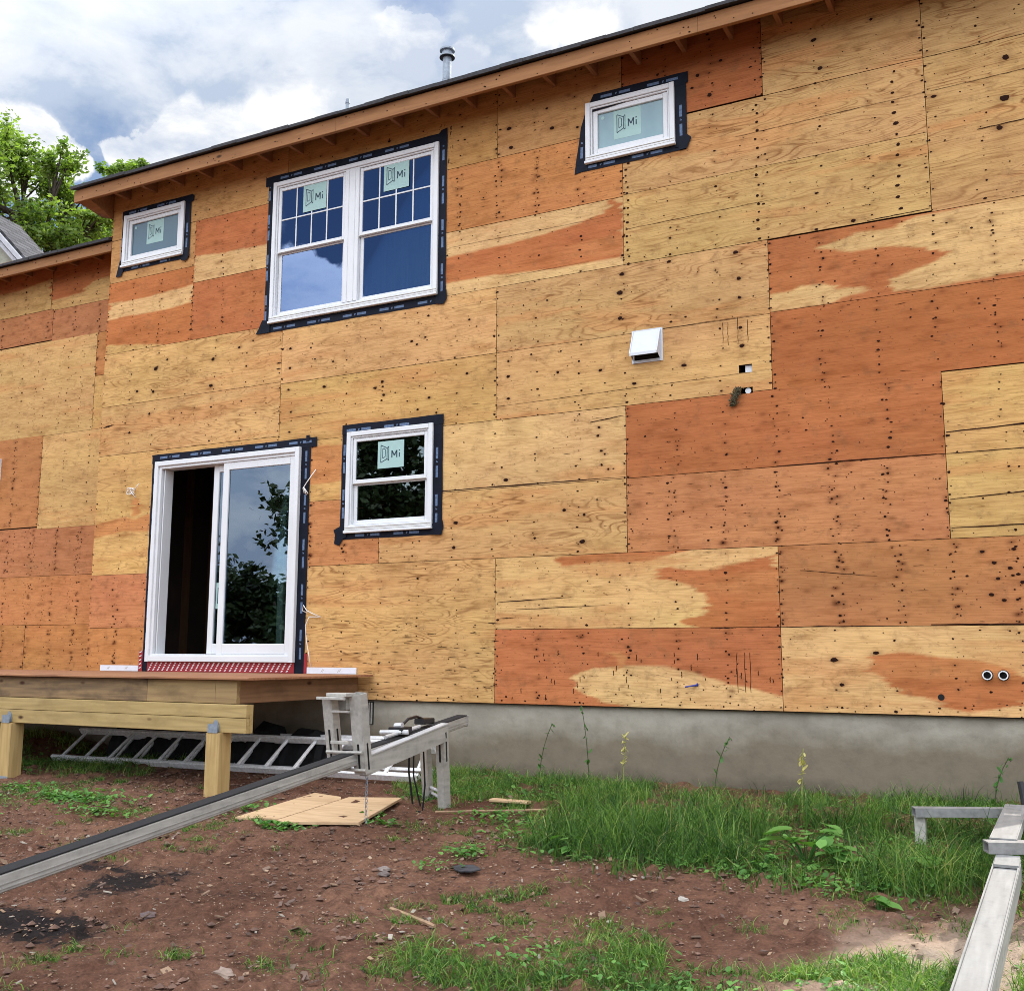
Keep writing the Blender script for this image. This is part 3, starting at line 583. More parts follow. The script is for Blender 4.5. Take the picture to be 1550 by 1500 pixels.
# the strong dotted columns of the upper right sheets, and the knots themselves
for cx_, z0_, z1_, st_, r_ in [(2.38, 3.68, 4.90, .078, .010), (3.44, 3.72, 4.86, .083, .0105), (1.26, 3.66, 4.56, .060, .0085), (2.39, 4.9, 5.4, .14, .006)]:
    z = z0_
    while z < z1_: dots.append((cx_+random.uniform(-.014, .014), z, r_*random.uniform(.9, 1.35), -.003)); z += st_*random.uniform(.85, 1.15)
for kx, kz, kr in KNOTS: dots.append((kx, kz, kr*.95, -.003))
dots_mesh('nail_heads', [(x, z, r, min(y, 0.)-.0008 if y <= 0 else y) for x, z, r, y in dots], OPL, M['nail'], wall)['kind'] = 'stuff'
def cracks():
    b = MB()
    def ck(x0, z0, x1, z1, w, y=-.0052, segs=14):
        n = segs; top = []; bot = []
        for i in range(n+1):
            t = i/n; x = x0+(x1-x0)*t; z = z0+(z1-z0)*t+random.uniform(-.0018, .0018); ww = w*(.35+.65*math.sin(math.pi*min(1, t*.9+.12)))*random.uniform(.6, 1.2)
            top.append((x, y, z+ww/2)); bot.append((x, y, z-ww/2))
        vs = top+bot; b.add(vs, [(n+1+i, n+2+i, i+1, i) for i in range(n)])
    ck(3.67, 1.985, 5.05, 2.03, .012); ck(3.67, 1.83, 5.04, 1.83, .006); ck(3.67, 1.50, 5.0, 1.57, .008); ck(3.67, 1.295, 5.0, 1.31, .010)
    ck(.02, .84, .72, .87, .008); ck(.2, .775, 1.02, .80, .006); ck(.03, .70, .2, .71, .006); ck(-.6, 1.845, 1.21, 1.845, .010); ck(.9, 2.33, 1.2, 2.36, .008)
    ck(0, 2.56, 2.42, 2.60, .004, segs=30); ck(.1, 3.74, .9, 3.745, .003); ck(2.2, 4.58, 3.65, 4.60, .004, segs=30); ck(3.7, 4.6, 5.0, 4.62, .004, segs=30); ck(4.0, 4.22, 4.6, 4.235, .008)
    ck(1.24, 3.97, 2.6, 3.985, .004, segs=30); ck(-.5, 4.12, 1.2, 4.115, .003, segs=40); ck(2.6, 1.03, 3.15, .97, .005); ck(2.4, .61, 3.3, .612, .008); ck(1.9, .607, 2.1, .607, .01)
    ck(3.5, .617, 4.4, .617, .011); ck(1.3, 3.052, 2.4, 3.06, .004); ck(-2.4, 2.69, -1.6, 2.70, .003); ck(2.45, 1.835, 3.6, 1.835, .007); ck(3.2, 3.67, 3.65, 3.68, .007)
    ck(-4.9, 2.84, -4.75, 2.86, .018); ck(-2.5, 3.27, -2.44, 3.27, .012); ck(-2.5, 3.21, -2.44, 3.21, .012)
    for _ in range(60): # small splits at the foot of the swirly sheet and elsewhere
        x = random.uniform(-1.8, .0); z = random.uniform(.05, .75); ck(x, z, x+random.uniform(.03, .12), z-random.uniform(0, .01), random.uniform(.003, .006), segs=4)
    for _ in range(80):
        x = random.uniform(-2, 4.6); z = random.uniform(.7, 5.2); ck(x, z, x+random.uniform(.02, .1), z+random.uniform(-.006, .006), random.uniform(.002, .004), segs=4)
    # hammer and saw marks running down
    def cv(x, z0, z1, w, y=-.0053):
        n = 8
        vs = [(x+random.uniform(-.003, .003)-w/2, y, z0+(z1-z0)*i/n) for i in range(n+1)]; vs += [(v[0]+w, y, v[2]) for v in vs]
        b.add(vs, [(i, n+1+i, n+2+i, i+1) for i in range(n)])
    for x in (2.1, 2.16, 2.2): cv(x, .12, .42, .004)
    for x, a, c in ((2.06, 2.86, 3.03), (2.10, 2.84, 3.03), (2.18, 2.84, 3.06), (2.26, 2.84, 3.03)): cv(x, a, c, .004)
    for _ in range(34): x = random.uniform(0, 2.4); z = random.uniform(.02, .4); cv(x, z, z+random.uniform(.02, .05), .006)
    for _ in range(40): x = random.choice([-.62, -.5, -.58])+random.uniform(-.03, .03); z = random.uniform(4.95, 5.35); cv(x, z, z+random.uniform(.01, .05), .006)
    b.build('splits', M['nail'], wall)['kind'] = 'stuff'
cracks()
wW = (wv(-7.4, 1.62)[0], wv(-6.60, 0)[0], wv(0, 1.62)[1], wv(0, 2.58)[1])
wwall, wd = sheathing('wing_wall', WING, WPATCH, [wW], .30, wv, True, house)
for x0, z0, z1 in ((-5.3, 2.9, 3.9), (-5.65, 2.9, 3.9), (-6.05, 2.9, 3.9), (-5.9, 1.3, 1.75), (-5.55, 1.3, 1.75), (-5.2, 1.3, 1.75), (-5.7, .75, 1.2), (-5.3, .75, 1.2), (-6.0, .75, 1.2), (-6.25, 1.3, 1.75)):
    z = z0
    while z < z1: X_, Z_ = wv(x0+random.uniform(-.03, .03), z); wd.append((X_, Z_, random.choice([.003, .004, .006]), .297)); z += random.uniform(.02, .06)
dots_mesh('nail_heads', wd, [], M['nail'], wwall)['kind'] = 'stuff'

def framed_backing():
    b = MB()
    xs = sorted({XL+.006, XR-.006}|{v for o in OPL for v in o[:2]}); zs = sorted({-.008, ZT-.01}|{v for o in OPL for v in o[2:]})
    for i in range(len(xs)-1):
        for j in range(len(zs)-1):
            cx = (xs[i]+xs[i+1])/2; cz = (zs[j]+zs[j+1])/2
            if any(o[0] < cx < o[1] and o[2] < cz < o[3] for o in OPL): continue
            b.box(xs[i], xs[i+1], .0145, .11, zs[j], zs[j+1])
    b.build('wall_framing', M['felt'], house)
    b = MB()
    b.box(XL, XL+.1, .112, 8.5, -.012, ZT, 0); b.build('side_wall', mat_side, house); b = MB(); b.box(XR-.1, XR, .112, 8.5, -.012, ZT, 0); b.build('side_wall', mat_side, house); b = MB(); b.box(XL+.102, XR-.102, 8.4, 8.5, -.012, ZT, 0)
    b.build('back_wall', mat_side, house)
    b = MB()
    b.box(-8.0, XL-.002, .315, .42, -.015, wv(0, 5.1)[1]-.05); b.box(-8.0, -7.9, .43, 8.4, -.015, 4.9); b.box(-7.88, XL-.002, 8.3, 8.4, -.015, 4.9)
    b.build('wing_framing', M['felt'], house)
    # rooms
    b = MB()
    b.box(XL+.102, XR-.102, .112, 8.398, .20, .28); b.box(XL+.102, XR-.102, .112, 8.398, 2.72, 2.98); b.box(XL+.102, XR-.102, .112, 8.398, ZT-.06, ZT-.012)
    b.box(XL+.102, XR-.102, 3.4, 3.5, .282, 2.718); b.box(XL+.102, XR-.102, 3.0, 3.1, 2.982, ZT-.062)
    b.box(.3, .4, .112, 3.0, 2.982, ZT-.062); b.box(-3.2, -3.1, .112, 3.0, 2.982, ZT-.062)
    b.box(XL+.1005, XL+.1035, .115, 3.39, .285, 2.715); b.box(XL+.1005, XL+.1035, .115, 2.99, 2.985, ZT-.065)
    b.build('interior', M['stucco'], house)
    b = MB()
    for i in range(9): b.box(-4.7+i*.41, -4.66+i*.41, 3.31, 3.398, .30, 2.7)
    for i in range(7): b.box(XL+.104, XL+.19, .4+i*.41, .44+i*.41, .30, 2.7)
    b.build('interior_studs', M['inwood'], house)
mat_side = mat_lumber('side_sheathing', (.42, .25, .10), (.5, .31, .13), (.25, .12, .05), 'y', True)
framed_backing()
# foundation
b = MB(); b.box(XL-3, XR, .034, .30, -1.0, -.018); b.build('foundation', M['concrete'], house)
b = MB(); b.box(XL, XR, .0, .03, -.0185, -.0135); b.build('sill_gap', M['felt'], house)
b = MB(); b.box(-1.39, -1.26, .026, .033, -.23, -.03, 0)
for i in range(5): b.box(-1.383+i*.026, -1.373+i*.026, .012, .025, -.225, -.035, 1)
b.build('crawl_space_grille', [M['hole'], M['alu']], house)
# eaves: main roof
def eave(xl, xr, yf, zt, zb, ywall, ridge_z, back, nm, tail0, overhang_l):
    roof = MB(); t = .035
    pr = [(yf-.03, zt+.005), (back/2, ridge_z), (back+.4, zt+.005)]
    for (ya, za), (yb, zb2) in ((pr[0], pr[1]), (pr[1], pr[2])):
        vs = [(xl-.02, ya, za), (xr, ya, za), (xr, yb, zb2), (xl-.02, yb, zb2)]; top = [(x, y, z+t) for x, y, z in vs]
        roof.add(vs+top, [(0, 3, 2, 1), (4, 5, 6, 7), (0, 1, 5, 4), (1, 2, 6, 5), (2, 3, 7, 6), (3, 0, 4, 7)])
    # ragged shingle lip along the drip edge
    x = xl-.02
    while x < xr:
        w = random.uniform(.22, .34); d = random.uniform(.0, .012)
        roof.box(x+.001, min(x+w, xr), yf-.04-d, yf-.031, zt+.004+random.uniform(-.004, .002), zt+.034+random.uniform(-.002, .006)); x += w
    ro = roof.build('roof', M['shingle'], house)
    f = MB(); seam = [xl, xl+3.6, xl+7.2, xr] if xr-xl > 8 else [xl, xr]
    for i in range(len(seam)-1): f.bbox(seam[i]+.001, seam[i+1]-.001, yf, yf+.038, zb, zt, .003)
    f.build('fascia', M['fascia'], house)
    nb_ = MB()
    for _ in range(int((xr-xl)*9)):
        x = random.uniform(xl+.05, xr-.05); z = random.choice([zb+.03, zb+.07, zt-.03])+random.uniform(-.012, .012); r = random.uniform(.003, .008); n_ = 6
        nb_.add([(x+r*1.3*math.cos(2*math.pi*k/n_), yf-.0014, z+r*math.sin(2*math.pi*k/n_)) for k in range(n_)], [tuple(range(n_))])
    nb_.build('fascia_nails', M['nail'], house)['kind'] = 'stuff'
    slope = (ridge_z-zt)/(back/2-yf)
    s = MB(); n = 6
    ys = [yf+.04, ywall-.003]
    z0 = zt-.012+slope*.04; z1 = zt-.012+slope*(ywall-yf-.003)
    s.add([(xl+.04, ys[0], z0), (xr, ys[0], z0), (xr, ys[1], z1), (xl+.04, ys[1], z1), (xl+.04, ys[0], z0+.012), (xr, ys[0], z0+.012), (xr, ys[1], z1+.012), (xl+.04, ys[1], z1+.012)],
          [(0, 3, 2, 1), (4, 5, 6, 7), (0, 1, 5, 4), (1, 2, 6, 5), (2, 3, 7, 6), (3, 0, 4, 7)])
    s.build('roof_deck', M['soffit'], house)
    x = tail0
    while x < xr-.1:
        r_ = MB(); ya, yb = yf+.039, ywall-.002
        za = zt-.014+slope*.039; zb3 = zt-.014+slope*(ywall-yf-.002)
        r_.add([(x, ya, zb+.07), (x+.038, ya, zb+.07), (x+.038, yb, zb+.075), (x, yb, zb+.075), (x, ya, za), (x+.038, ya, za), (x+.038, yb, zb3), (x, yb, zb3)],
               [(0, 3, 2, 1), (4, 5, 6, 7), (0, 1, 5, 4), (1, 2, 6, 5), (2, 3, 7, 6), (3, 0, 4, 7)])
        r_.build('rafter_tail', M['rafter'], house); x += .406
    return slope
EY, EZT, EZB = -.36, 5.50, 5.36
eave(-5.18, XR+.25, EY, EZT, EZB, 0., 6.95, 8.4, 'main', -4.72, .2)
# closed return under the gable end of the eave, gable triangles
b = MB(); b.add([(-5.14, EY+.04, EZB+.004), (XL-.004, EY+.04, EZB+.004), (XL-.004, -.003, EZB-.10), (-5.14, -.003, EZB-.04), (-5.14, EY+.04, EZT-.02), (XL-.004, EY+.04, EZT-.02), (XL-.004, -.003, EZT+.08), (-5.14, -.003, EZT+.08)],
    [(0, 3, 2, 1), (4, 5, 6, 7), (0, 1, 5, 4), (1, 2, 6, 5), (2, 3, 7, 6), (3, 0, 4, 7)])
b.add([(-5.14, .0, EZB-.04), (XL-.004, .0, EZB-.10), (XL-.004, .35, EZB+.02), (-5.14, .35, EZB+.10), (-5.14, .0, 5.6), (XL-.004, .0, 5.6), (XL-.004, .35, 5.7), (-5.14, .35, 5.7)],
    [(0, 3, 2, 1), (4, 5, 6, 7), (0, 1, 5, 4), (1, 2, 6, 5), (2, 3, 7, 6), (3, 0, 4, 7)])
b.build('eave_return', M['fascia'], house)
b = MB()
for x in (XL, XR-.1):
  b = MB(); b.add([(x, .0, 5.592), (x+.1, .0, 5.592), (x+.1, 8.4, 5.592), (x, 8.4, 5.592), (x, 4.2, 6.9), (x+.1, 4.2, 6.92)], [(0, 1, 5, 4), (2, 3, 4, 5), (0, 4, 3), (1, 2, 5), (0, 3, 2, 1)]); b.build('gable', mat_side, house)
# wing roof
eave(-8.3, XL-.004, .0, 5.00, 4.885, .298, 6.1, 8.4, 'wing', -7.9, 0)

# windows ----------------------------------------------------------------
def strip_marks(b, x0, z0, x1, z1, y, w):
    """printed label blocks and ticks along a tape run"""
    L = math.hypot(x1-x0, z1-z0); dx, dz = (x1-x0)/L, (z1-z0)/L; t = random.uniform(.02, .1); k = 0
    def rect(t0, t1, hw, ox=0):
        ax, az = x0+dx*t0, z0+dz*t0; bx, bz = x0+dx*t1, z0+dz*t1; nx, nz = -dz*hw, dx*hw; ox_, oz_ = -dz*ox, dx*ox
        b.add([(ax-nx+ox_, y, az-nz+oz_), (bx-nx+ox_, y, bz-nz+oz_), (bx+nx+ox_, y, bz+nz+oz_), (ax+nx+ox_, y, az+nz+oz_)], [(0, 1, 2, 3)], 1)
    while t < L-.12:
        rect(t, t+.105, w*.17)
        if k % 2 == 0: rect(t+.135, t+.146, w*.13); rect(t+.142, t+.152, w*.06, w*.07)
        t += .17 if k % 2 == 0 else .26; k += 1
def tape(pts_strips, parent, y=-.0075, seed=0):
    random.seed(seed); b = MB()
    for i, (pts, run) in enumerate(pts_strips):
        # slightly wavy outline
        out = []
        for k in range(len(pts)):
            p = pts[k]; q = pts[(k+1) % len(pts)]; n = max(1, int(math.hypot(q[0]-p[0], q[1]-p[1])/.12))
            for j in range(n):
                t = j/n; jj = 0 if j == 0 else random.uniform(-.003, .003); out.append((p[0]+(q[0]-p[0])*t+jj, p[1]+(q[1]-p[1])*t+jj))
        yy = y-.0022*i; b.prism(out, yy, yy+.0018+.0001*i, 0)
        if run: strip_marks(b, *run, yy-.0006, .07)
    return b.build('flashing_tape', [M['tape'], M['tmark']], parent)
def sash_frame(b, x0, x1, z0, z1, y0, y1, w, wb=None, m=0):
    wb = wb or w
    b.bbox(x0, x0+w, y0, y1, z0, z1, .004, m); b.bbox(x1-w, x1, y0, y1, z0, z1, .004, m)
    b.bbox(x0+w, x1-w, y0+.001, y1, z1-w, z1, .004, m); b.bbox(x0+w, x1-w, y0+.001, y1, z0, z0+wb, .004, m)
def sticker(x, z, w, h, y, parent, tint=None, faint=False):
    b = MB(); b.box(x, x+w, y, y+.0006, z, z+h, 0)
    yy = y-.0008
    def q(pts, m=1): b.add([(x+w*u, yy, z+h*v) for u, v in pts], [tuple(range(len(pts)))], m)
    def ln(u0, v0, u1, v1, t=.028):
        d = math.hypot((u1-u0)*w, (v1-v0)*h); nx = -(v1-v0)*h/d*t*w/w; nz = (u1-u0)*w/d*t
        q([(u0-nx, v0-nz*w/h), (u1-nx, v1-nz*w/h), (u1+nx, v1+nz*w/h), (u0+nx, v0+nz*w/h)])
    # open-casement emblem
    P = [(.12, .22), (.36, .34), (.36, .74), (.12, .86)]
    for a, c in zip(P, P[1:]+P[:1]): ln(*a, *c, .014)
    P = [(.19, .38), (.19, .74), (.29, .70), (.29, .42)]
    for a, c in zip(P, P[1:]+P[:1]): ln(*a, *c, .012)
    ln(.36, .34, .42, .28, .012); ln(.42, .28, .42, .80, .012); ln(.42, .80, .36, .74, .012)
    # the letters Mi
    for a in (.545, .73): ln(a, .37, a, .63, .022)
    ln(.55, .62, .638, .45, .022); ln(.638, .45, .725, .62, .022)
    ln(.83, .37, .83, .54, .022); ln(.83, .60, .83, .645, .024)
    o = b.build('sticker', [M['sticker'], M['ink']], parent); return o
def window_base(fx0, fx1, fz0, fz1, name='window', label=None):
    """picture-frame part of a vinyl window: nailing rim, stepped outer frame, sloped sill"""
    w = MB(); d = -.034
    sash_frame(w, fx0, fx1, fz0+.02, fz1, d, .06, .045, .045)
    # stepped inner rim
    sash_frame(w, fx0+.046, fx1-.046, fz0+.066, fz1-.046, d+.012, .058, .016, .012)
    # sloping sill nose with channel lines
    w.bbox(fx0-.004, fx1+.004, d-.012, -.009, fz0-.006, fz0+.019, .004); w.bbox(fx0+.004, fx1-.004, d-.004, d+.001, fz0+.0235, fz0+.0275, .001, 1); w.bbox(fx0+.004, fx1-.004, d-.004, d+.001, fz0+.045, fz0+.050, .001, 1)
    o = w.build(name, [M['vinyl'], M['vinyl_d']], house)
    if label: o['label'] = label
    return o
def picture(fx0, fx1, fz0, fz1, tp, seed, label, sx, gm='frost'):
    o = window_base(fx0, fx1, fz0, fz1, label=label)
    s = MB(); a = .066; sash_frame(s, fx0+a, fx1-a, fz0+a+.014, fz1-a, -.008, .035, .042); s.build('sash', M['vinyl'], o)
    g = MB(); g.box(fx0+a+.043, fx1-a-.043, .012, .018, fz0+a+.058, fz1-a-.043); g.build('pane', M[gm], o)
    tape(tp, o, seed=seed)
    wd = fx1-fx0; sticker(fx0+wd*sx, fz1-a-.05-.26, .25, .26, .0108, o)
    c = MB(); c.tube([(fx0+a+.085, .010, fz1-a-.085), (fx0+a+.085, .0115, fz1-a-.085)], .016, 12); c.build('label_dot', M['sticker'], o)
    return o
def r4(x0, z0, x1, z1): return [(x0, z0), (x1, z0), (x1, z1), (x0, z1)]
picture(-4.75, -3.84, 4.645, 5.245, [(r4(-4.74, 4.60, -3.80, 4.68), (-4.70, 4.625, -3.9, 4.625)), (r4(-4.79, 4.66, -4.72, 5.29), (-4.775, 4.7, -4.775, 5.2)), (r4(-3.845, 4.60, -3.755, 5.27), (-3.80, 4.64, -3.80, 5.2)),
   ([(-4.79, 5.22), (-3.76, 5.22), (-3.72, 5.235), (-3.715, 5.285), (-3.74, 5.31), (-4.79, 5.31)], (-4.74, 5.275, -3.76, 5.275)), ([(-4.84, 4.55), (-4.76, 4.55), (-4.71, 4.66), (-4.79, 4.74)], None), ([(-3.86, 4.575), (-3.78, 4.57), (-3.745, 4.62), (-3.76, 4.69), (-3.85, 4.66)], None)], 3,
   'small fixed white window by the left corner, under the eave', .36, 'frostd')
picture(.885, 1.70, 4.63, 5.185, [(r4(.80, 4.57, 1.79, 4.66), (.84, 4.603, 1.7, 4.603)), ([(.772, 4.56), (.90, 4.58), (.90, 5.18), (.835, 4.98)], (.838, 4.65, .85, 4.95)), (r4(1.69, 4.60, 1.80, 5.2), (1.75, 4.66, 1.75, 5.15)),
   ([(.885, 5.12), (.90, 5.10), (1.78, 5.15), (1.82, 5.16), (1.82, 5.255), (.96, 5.265)], (.96, 5.225, 1.8, 5.215)), ([(1.73, 4.57), (1.80, 4.575), (1.84, 4.66), (1.80, 4.70), (1.73, 4.66)], None)], 4,
   'small fixed white window high up right of centre, its pane pale', .31)
def hung(x0, x1, z0, z1, zm, par, glass, grid=True, stick=None, upper_front=True, lowglass=None):
    """double-hung pair of sashes inside the opening x0..x1, z0..z1"""
    s = MB(); w = .034
    sash_frame(s, x0, x1, zm-.012, z1, -.012, .014, w, .04); s.build('upper_sash', M['vinyl'], par)
    s = MB(); sash_frame(s, x0, x1, z0, zm+.012, .016, .042, w+.004, .05); s.bbox(x0+.01, x1-.01, -.016, -.013, zm-.010, zm-.004, .001, 1); s.build('lower_sash', [M['vinyl'], M['vinyl_d']], par)
    g = MB(); g.box(x0+w, x1-w, .0, .004, zm+.028, z1-w); g.build('pane', glass, par)
    g = MB(); g.box(x0+w, x1-w, .026, .030, z0+.05, zm-.0125); g.build('pane', lowglass or glass, par)
    if grid:
        m = MB(); gw = x1-x0-2*w; gz0 = zm+.028; gz1 = z1-w
        for i in (1, 2, 3): m.bbox(x0+w+gw*i/4-.007, x0+w+gw*i/4+.007, -.0065, -.0005, gz0, gz1, .002)
        zz = (gz0+gz1)/2; m.bbox(x0+w, x1-w, -.0055, -.0008, zz-.007, zz+.007, .002); m.build('muntins', M['vinyl'], par)
    if stick: sticker(*stick, par)
# double unit
o = window_base(-2.605, -.62, 3.69, 5.185, label='large white double window with grids in its upper sashes')
m_ = MB(); m_.bbox(-1.70, -1.53, -.024, .05, 3.77, 5.135, .005); m_.bbox(-1.655, -1.648, -.028, -.0245, 3.78, 5.13, .001); m_.bbox(-1.58, -1.573, -.028, -.0245, 3.78, 5.13, .001); m_.build('mullion', M['vinyl'], o)
hung(-2.54, -1.702, 3.758, 5.118, 4.43, o, M['glass'], True, (-2.23, 4.80, .29, .28, -.0075))
hung(-1.528, -.684, 3.758, 5.118, 4.43, o, M['glass'], True, (-1.25, 4.82, .29, .28, -.0075))
tape([(r4(-2.68, 3.60, -.56, 3.70), (-2.6, 3.635, -.7, 3.635)), (r4(-2.68, 3.65, -2.60, 5.24), (-2.665, 3.7, -2.665, 5.15)), (r4(-.625, 3.63, -.535, 5.28), (-.575, 3.68, -.575, 5.2)),
      ([(-2.72, 5.17), (-.535, 5.17), (-.535, 5.31), (-.60, 5.30), (-.62, 5.27), (-2.72, 5.27)], (-2.6, 5.232, -.7, 5.232)), ([(-2.78, 3.60), (-2.60, 3.60), (-2.60, 3.72), (-2.70, 3.74), (-2.74, 3.66)], None), ([(-.65, 3.60), (-.55, 3.585), (-.515, 3.63), (-.52, 3.72), (-.62, 3.70)], None)], o, seed=5)
b = MB(); b.box(-1.52, -.69, .05, .062, 3.78, 4.44); b.build('board_behind_glass', M['innerply'], o)
# kitchen window
o = window_base(-1.595, -.64, 1.515, 2.475, label='white two-sash window right of the sliding door')
hung(-1.53, -.705, 1.583, 2.41, 1.985, o, M['glassk'], False, (-1.25, 2.10, .29, .255, -.0075))
tape([(r4(-1.63, 1.455, -.56, 1.53), (-1.55, 1.49, -.6, 1.49)), (r4(-1.66, 1.50, -1.59, 2.50), (-1.63, 1.62, -1.63, 2.45)), (r4(-.645, 1.47, -.54, 2.50), (-.60, 1.52, -.60, 2.44)),
      (r4(-1.66, 2.46, -.535, 2.55), (-1.63, 2.495, -.65, 2.495)), ([(-1.72, 1.42), (-1.66, 1.40), (-1.62, 1.46), (-1.58, 1.48), (-1.60, 1.56), (-1.66, 1.58), (-1.73, 1.55), (-1.71, 1.50)], None), ([(-.66, 1.455), (-.54, 1.45), (-.52, 1.52), (-.53, 1.58), (-.65, 1.55)], None)], o, seed=6)
# wing window sliver at the left edge
b = MB(); sash_frame(b, wW[0]-.05, wW[1]+.05, wW[2]-.05, wW[3]+.05, .262, .33, .09)
for i in range(14): b.box(wW[0]+.05, wW[1]-.05, .285, .30, wW[2]+.05+i*.07, wW[2]+.108+i*.07)
b.build('window', M['vinyl'], house)

# sliding door ------------------------------------------------------------
dx0, dx1, dz0, dz1 = -4.055, -2.145, .315, 2.385
D = MB(); w = .05; d = -.05
sash_frame(D, dx0, dx1, dz0, dz1, d, .12, w, .06)
D.bbox(dx0+w, dx0+w+.035, d+.02, .118, dz0+.06, dz1-w, .003); D.bbox(dx0+w+.036, dx1-w, d+.02, .118, dz1-w-.03, dz1-w, .003)
D.bbox(dx0+w+.05, dx0+w+.062, .0, .117, dz0+.062, dz1-w-.035, .002)
D.bbox(dx0+w+.036, dx1-w, d+.015, .118, dz0+.06, dz0+.075, .003)
door = D.build('sliding_door', M['vinyl'], house); door['label'] = 'white sliding glass door standing open at its left side'
f = MB(); sash_frame(f, -3.125, -2.196, dz0+.076, dz1-w-.031, -.02, .018, .075, .10); f.build('fixed_panel', M['vinyl'], door)
g = MB(); g.box(-3.05, -2.271, -.003, .003, dz0+.176, dz1-w-.106); g.build('pane', M['glassd'], door)
f = MB(); sash_frame(f, -3.31, -2.36, dz0+.078, dz1-w-.033, .045, .083, .072, .10); f.build('sliding_panel', M['vinyl'], door)
g = MB(); g.box(-3.238, -2.432, .062, .067, dz0+.178, dz1-w-.106); g.build('pane', M['glassd'], door)
s = MB(); s.box(-3.225, -3.14, .0585, .0605, .84, 1.10, 0)
for a, c, e, f_ in ((-3.20, -3.155, .89, .90), (-3.20, -3.155, 1.04, 1.05), (-3.205, -3.195, .89, 1.05), (-3.16, -3.15, .92, 1.02)): s.box(a, c, .0575, .058, e, f_, 1)
s.build('sticker', [M['sticker'], M['ink']], door)
tape([(r4(-4.125, .205, -4.05, 2.40), (-4.09, .3, -4.09, 2.36)), (r4(-2.15, .205, -2.035, 2.46), (-2.085, .26, -2.085, 2.4)), (r4(-4.13, 2.375, -1.96, 2.47), (-4.1, 2.432, -2.0, 2.432)), (r4(-2.09, 2.43, -2.05, 2.495), None)], door, seed=8)
b = MB()
b.box(-4.05, -2.15, -.012, -.009, .215, .312, 0); b.box(-4.17, -4.12, -.012, -.009, .215, .42, 0); b.box(-2.035, -2.0, -.012, -.0095, .215, .40, 0)
x = -4.04
while x < -2.17:
    for k, z in enumerate((.225, .248, .271, .292)):
        xx = x+k*.014
        if xx < -2.19: b.add([(xx, -.0128, z), (xx+.020, -.0128, z), (xx+.034, -.0128, z+.014), (xx+.014, -.0128, z+.014)], [(0, 1, 2, 3)], 1)
    x += .064
for z in np.arange(.24, .40, .04): b.add([(-4.165, -.0128, z), (-4.135, -.0128, z+.01), (-4.135, -.0128, z+.02), (-4.165, -.0128, z+.01)], [(0, 1, 2, 3)], 1)
b.build('sill_flashing', [M['red'], M['vinyl']], door)
b = MB()
for xa, xb, xs_ in ((-4.72, -4.175, (-4.62, -4.36)), (-1.995, -1.43, (-1.83, -1.64))):
    b = MB(); b.box(xa, xb, -.016, -.008, .215, .273, 0)
    for x in xs_: b.beam((x, -.0165, .228), (x+.022, -.0165, .258), .004, .001, (0, 1, 0), 1); b.beam((x+.016, -.0165, .228), (x+.038, -.0165, .258), .004, .001, (0, 1, 0), 1)
    b.build('flashing_strip', [M['wrap'], M['alu']], house)

# fittings on the wall ----------------------------------------------------
h = MB()
h.bbox(1.285, 1.555, -.014, -.006, 2.785, 3.065, .003)
# hood: sloped front box, open underneath
x0, x1 = 1.30, 1.535
h.add([(x0, -.016, 3.055), (x1, -.016, 3.055), (x1, -.105, 2.845), (x0, -.105, 2.845)], [(0, 3, 2, 1)])
h.add([(x0, -.016, 3.047), (x1, -.016, 3.047), (x1, -.100, 2.848), (x0, -.100, 2.848)], [(0, 1, 2, 3)])
for x, fl in ((x0, 0), (x1, 1)): h.add([(x, -.016, 3.055), (x, -.105, 2.845), (x, -.016, 2.80)], [(0, 1, 2) if fl == 0 else (2, 1, 0)])
for a, c in (((x0, -.105, 2.845), (x1, -.105, 2.845)), ((x0, -.016, 3.055), (x0, -.105, 2.845)), ((x1, -.016, 3.055), (x1, -.105, 2.845)), ((x0, -.017, 2.80), (x1, -.017, 2.80))): h.beam(a, c, .008, .012)
h.beam((x0, -.107, 2.838), (x1, -.107, 2.838), .006, .022)
h.build('vent_hood', simple('hood_white', (.56, .59, .64), .4, 0, .04), house)
f = MB(); f.box(1.31, 1.53, -.0155, -.0145, 2.80, 2.95); f.build('vent_opening', M['hole'], house)
def pipe(x, z, r, name, lab=None):
    b = MB(); n = 20
    ring = lambda rr, y: [(x+rr*math.cos(2*math.pi*k/n), y, z+rr*math.sin(2*math.pi*k/n)) for k in range(n)]
    b.add(ring(r, -.006)+ring(r, -.055)+ring(r*.78, -.055)+ring(r*.78, -.01), [(k, n+k, n+(k+1) % n, (k+1) % n) for k in range(n)]+[(n+k, 2*n+k, 2*n+(k+1) % n, n+(k+1) % n) for k in range(n)]+[(2*n+k, 3*n+k, 3*n+(k+1) % n, 2*n+(k+1) % n) for k in range(n)], 0)
    b.add(ring(r*.78, -.012), [tuple(range(n))], 1)
    b.add(ring(r*1.18, -.0058)+ring(r*1.0, -.0062), [(k, n+k, n+(k+1) % n, (k+1) % n) for k in range(n)], 1)
    return b.build(name, [M['pvc'], M['hole']], house)
pipe(3.845, .27, .031, 'wall_pipe'); pipe(3.945, .27, .031, 'wall_pipe')
b = MB(); n = 14; b.add([(3.54+.022*math.cos(2*math.pi*k/n), -.0060, .115+.022*math.sin(2*math.pi*k/n)) for k in range(n)], [tuple(range(n))]); b.build('drilled_hole', M['hole'], house)
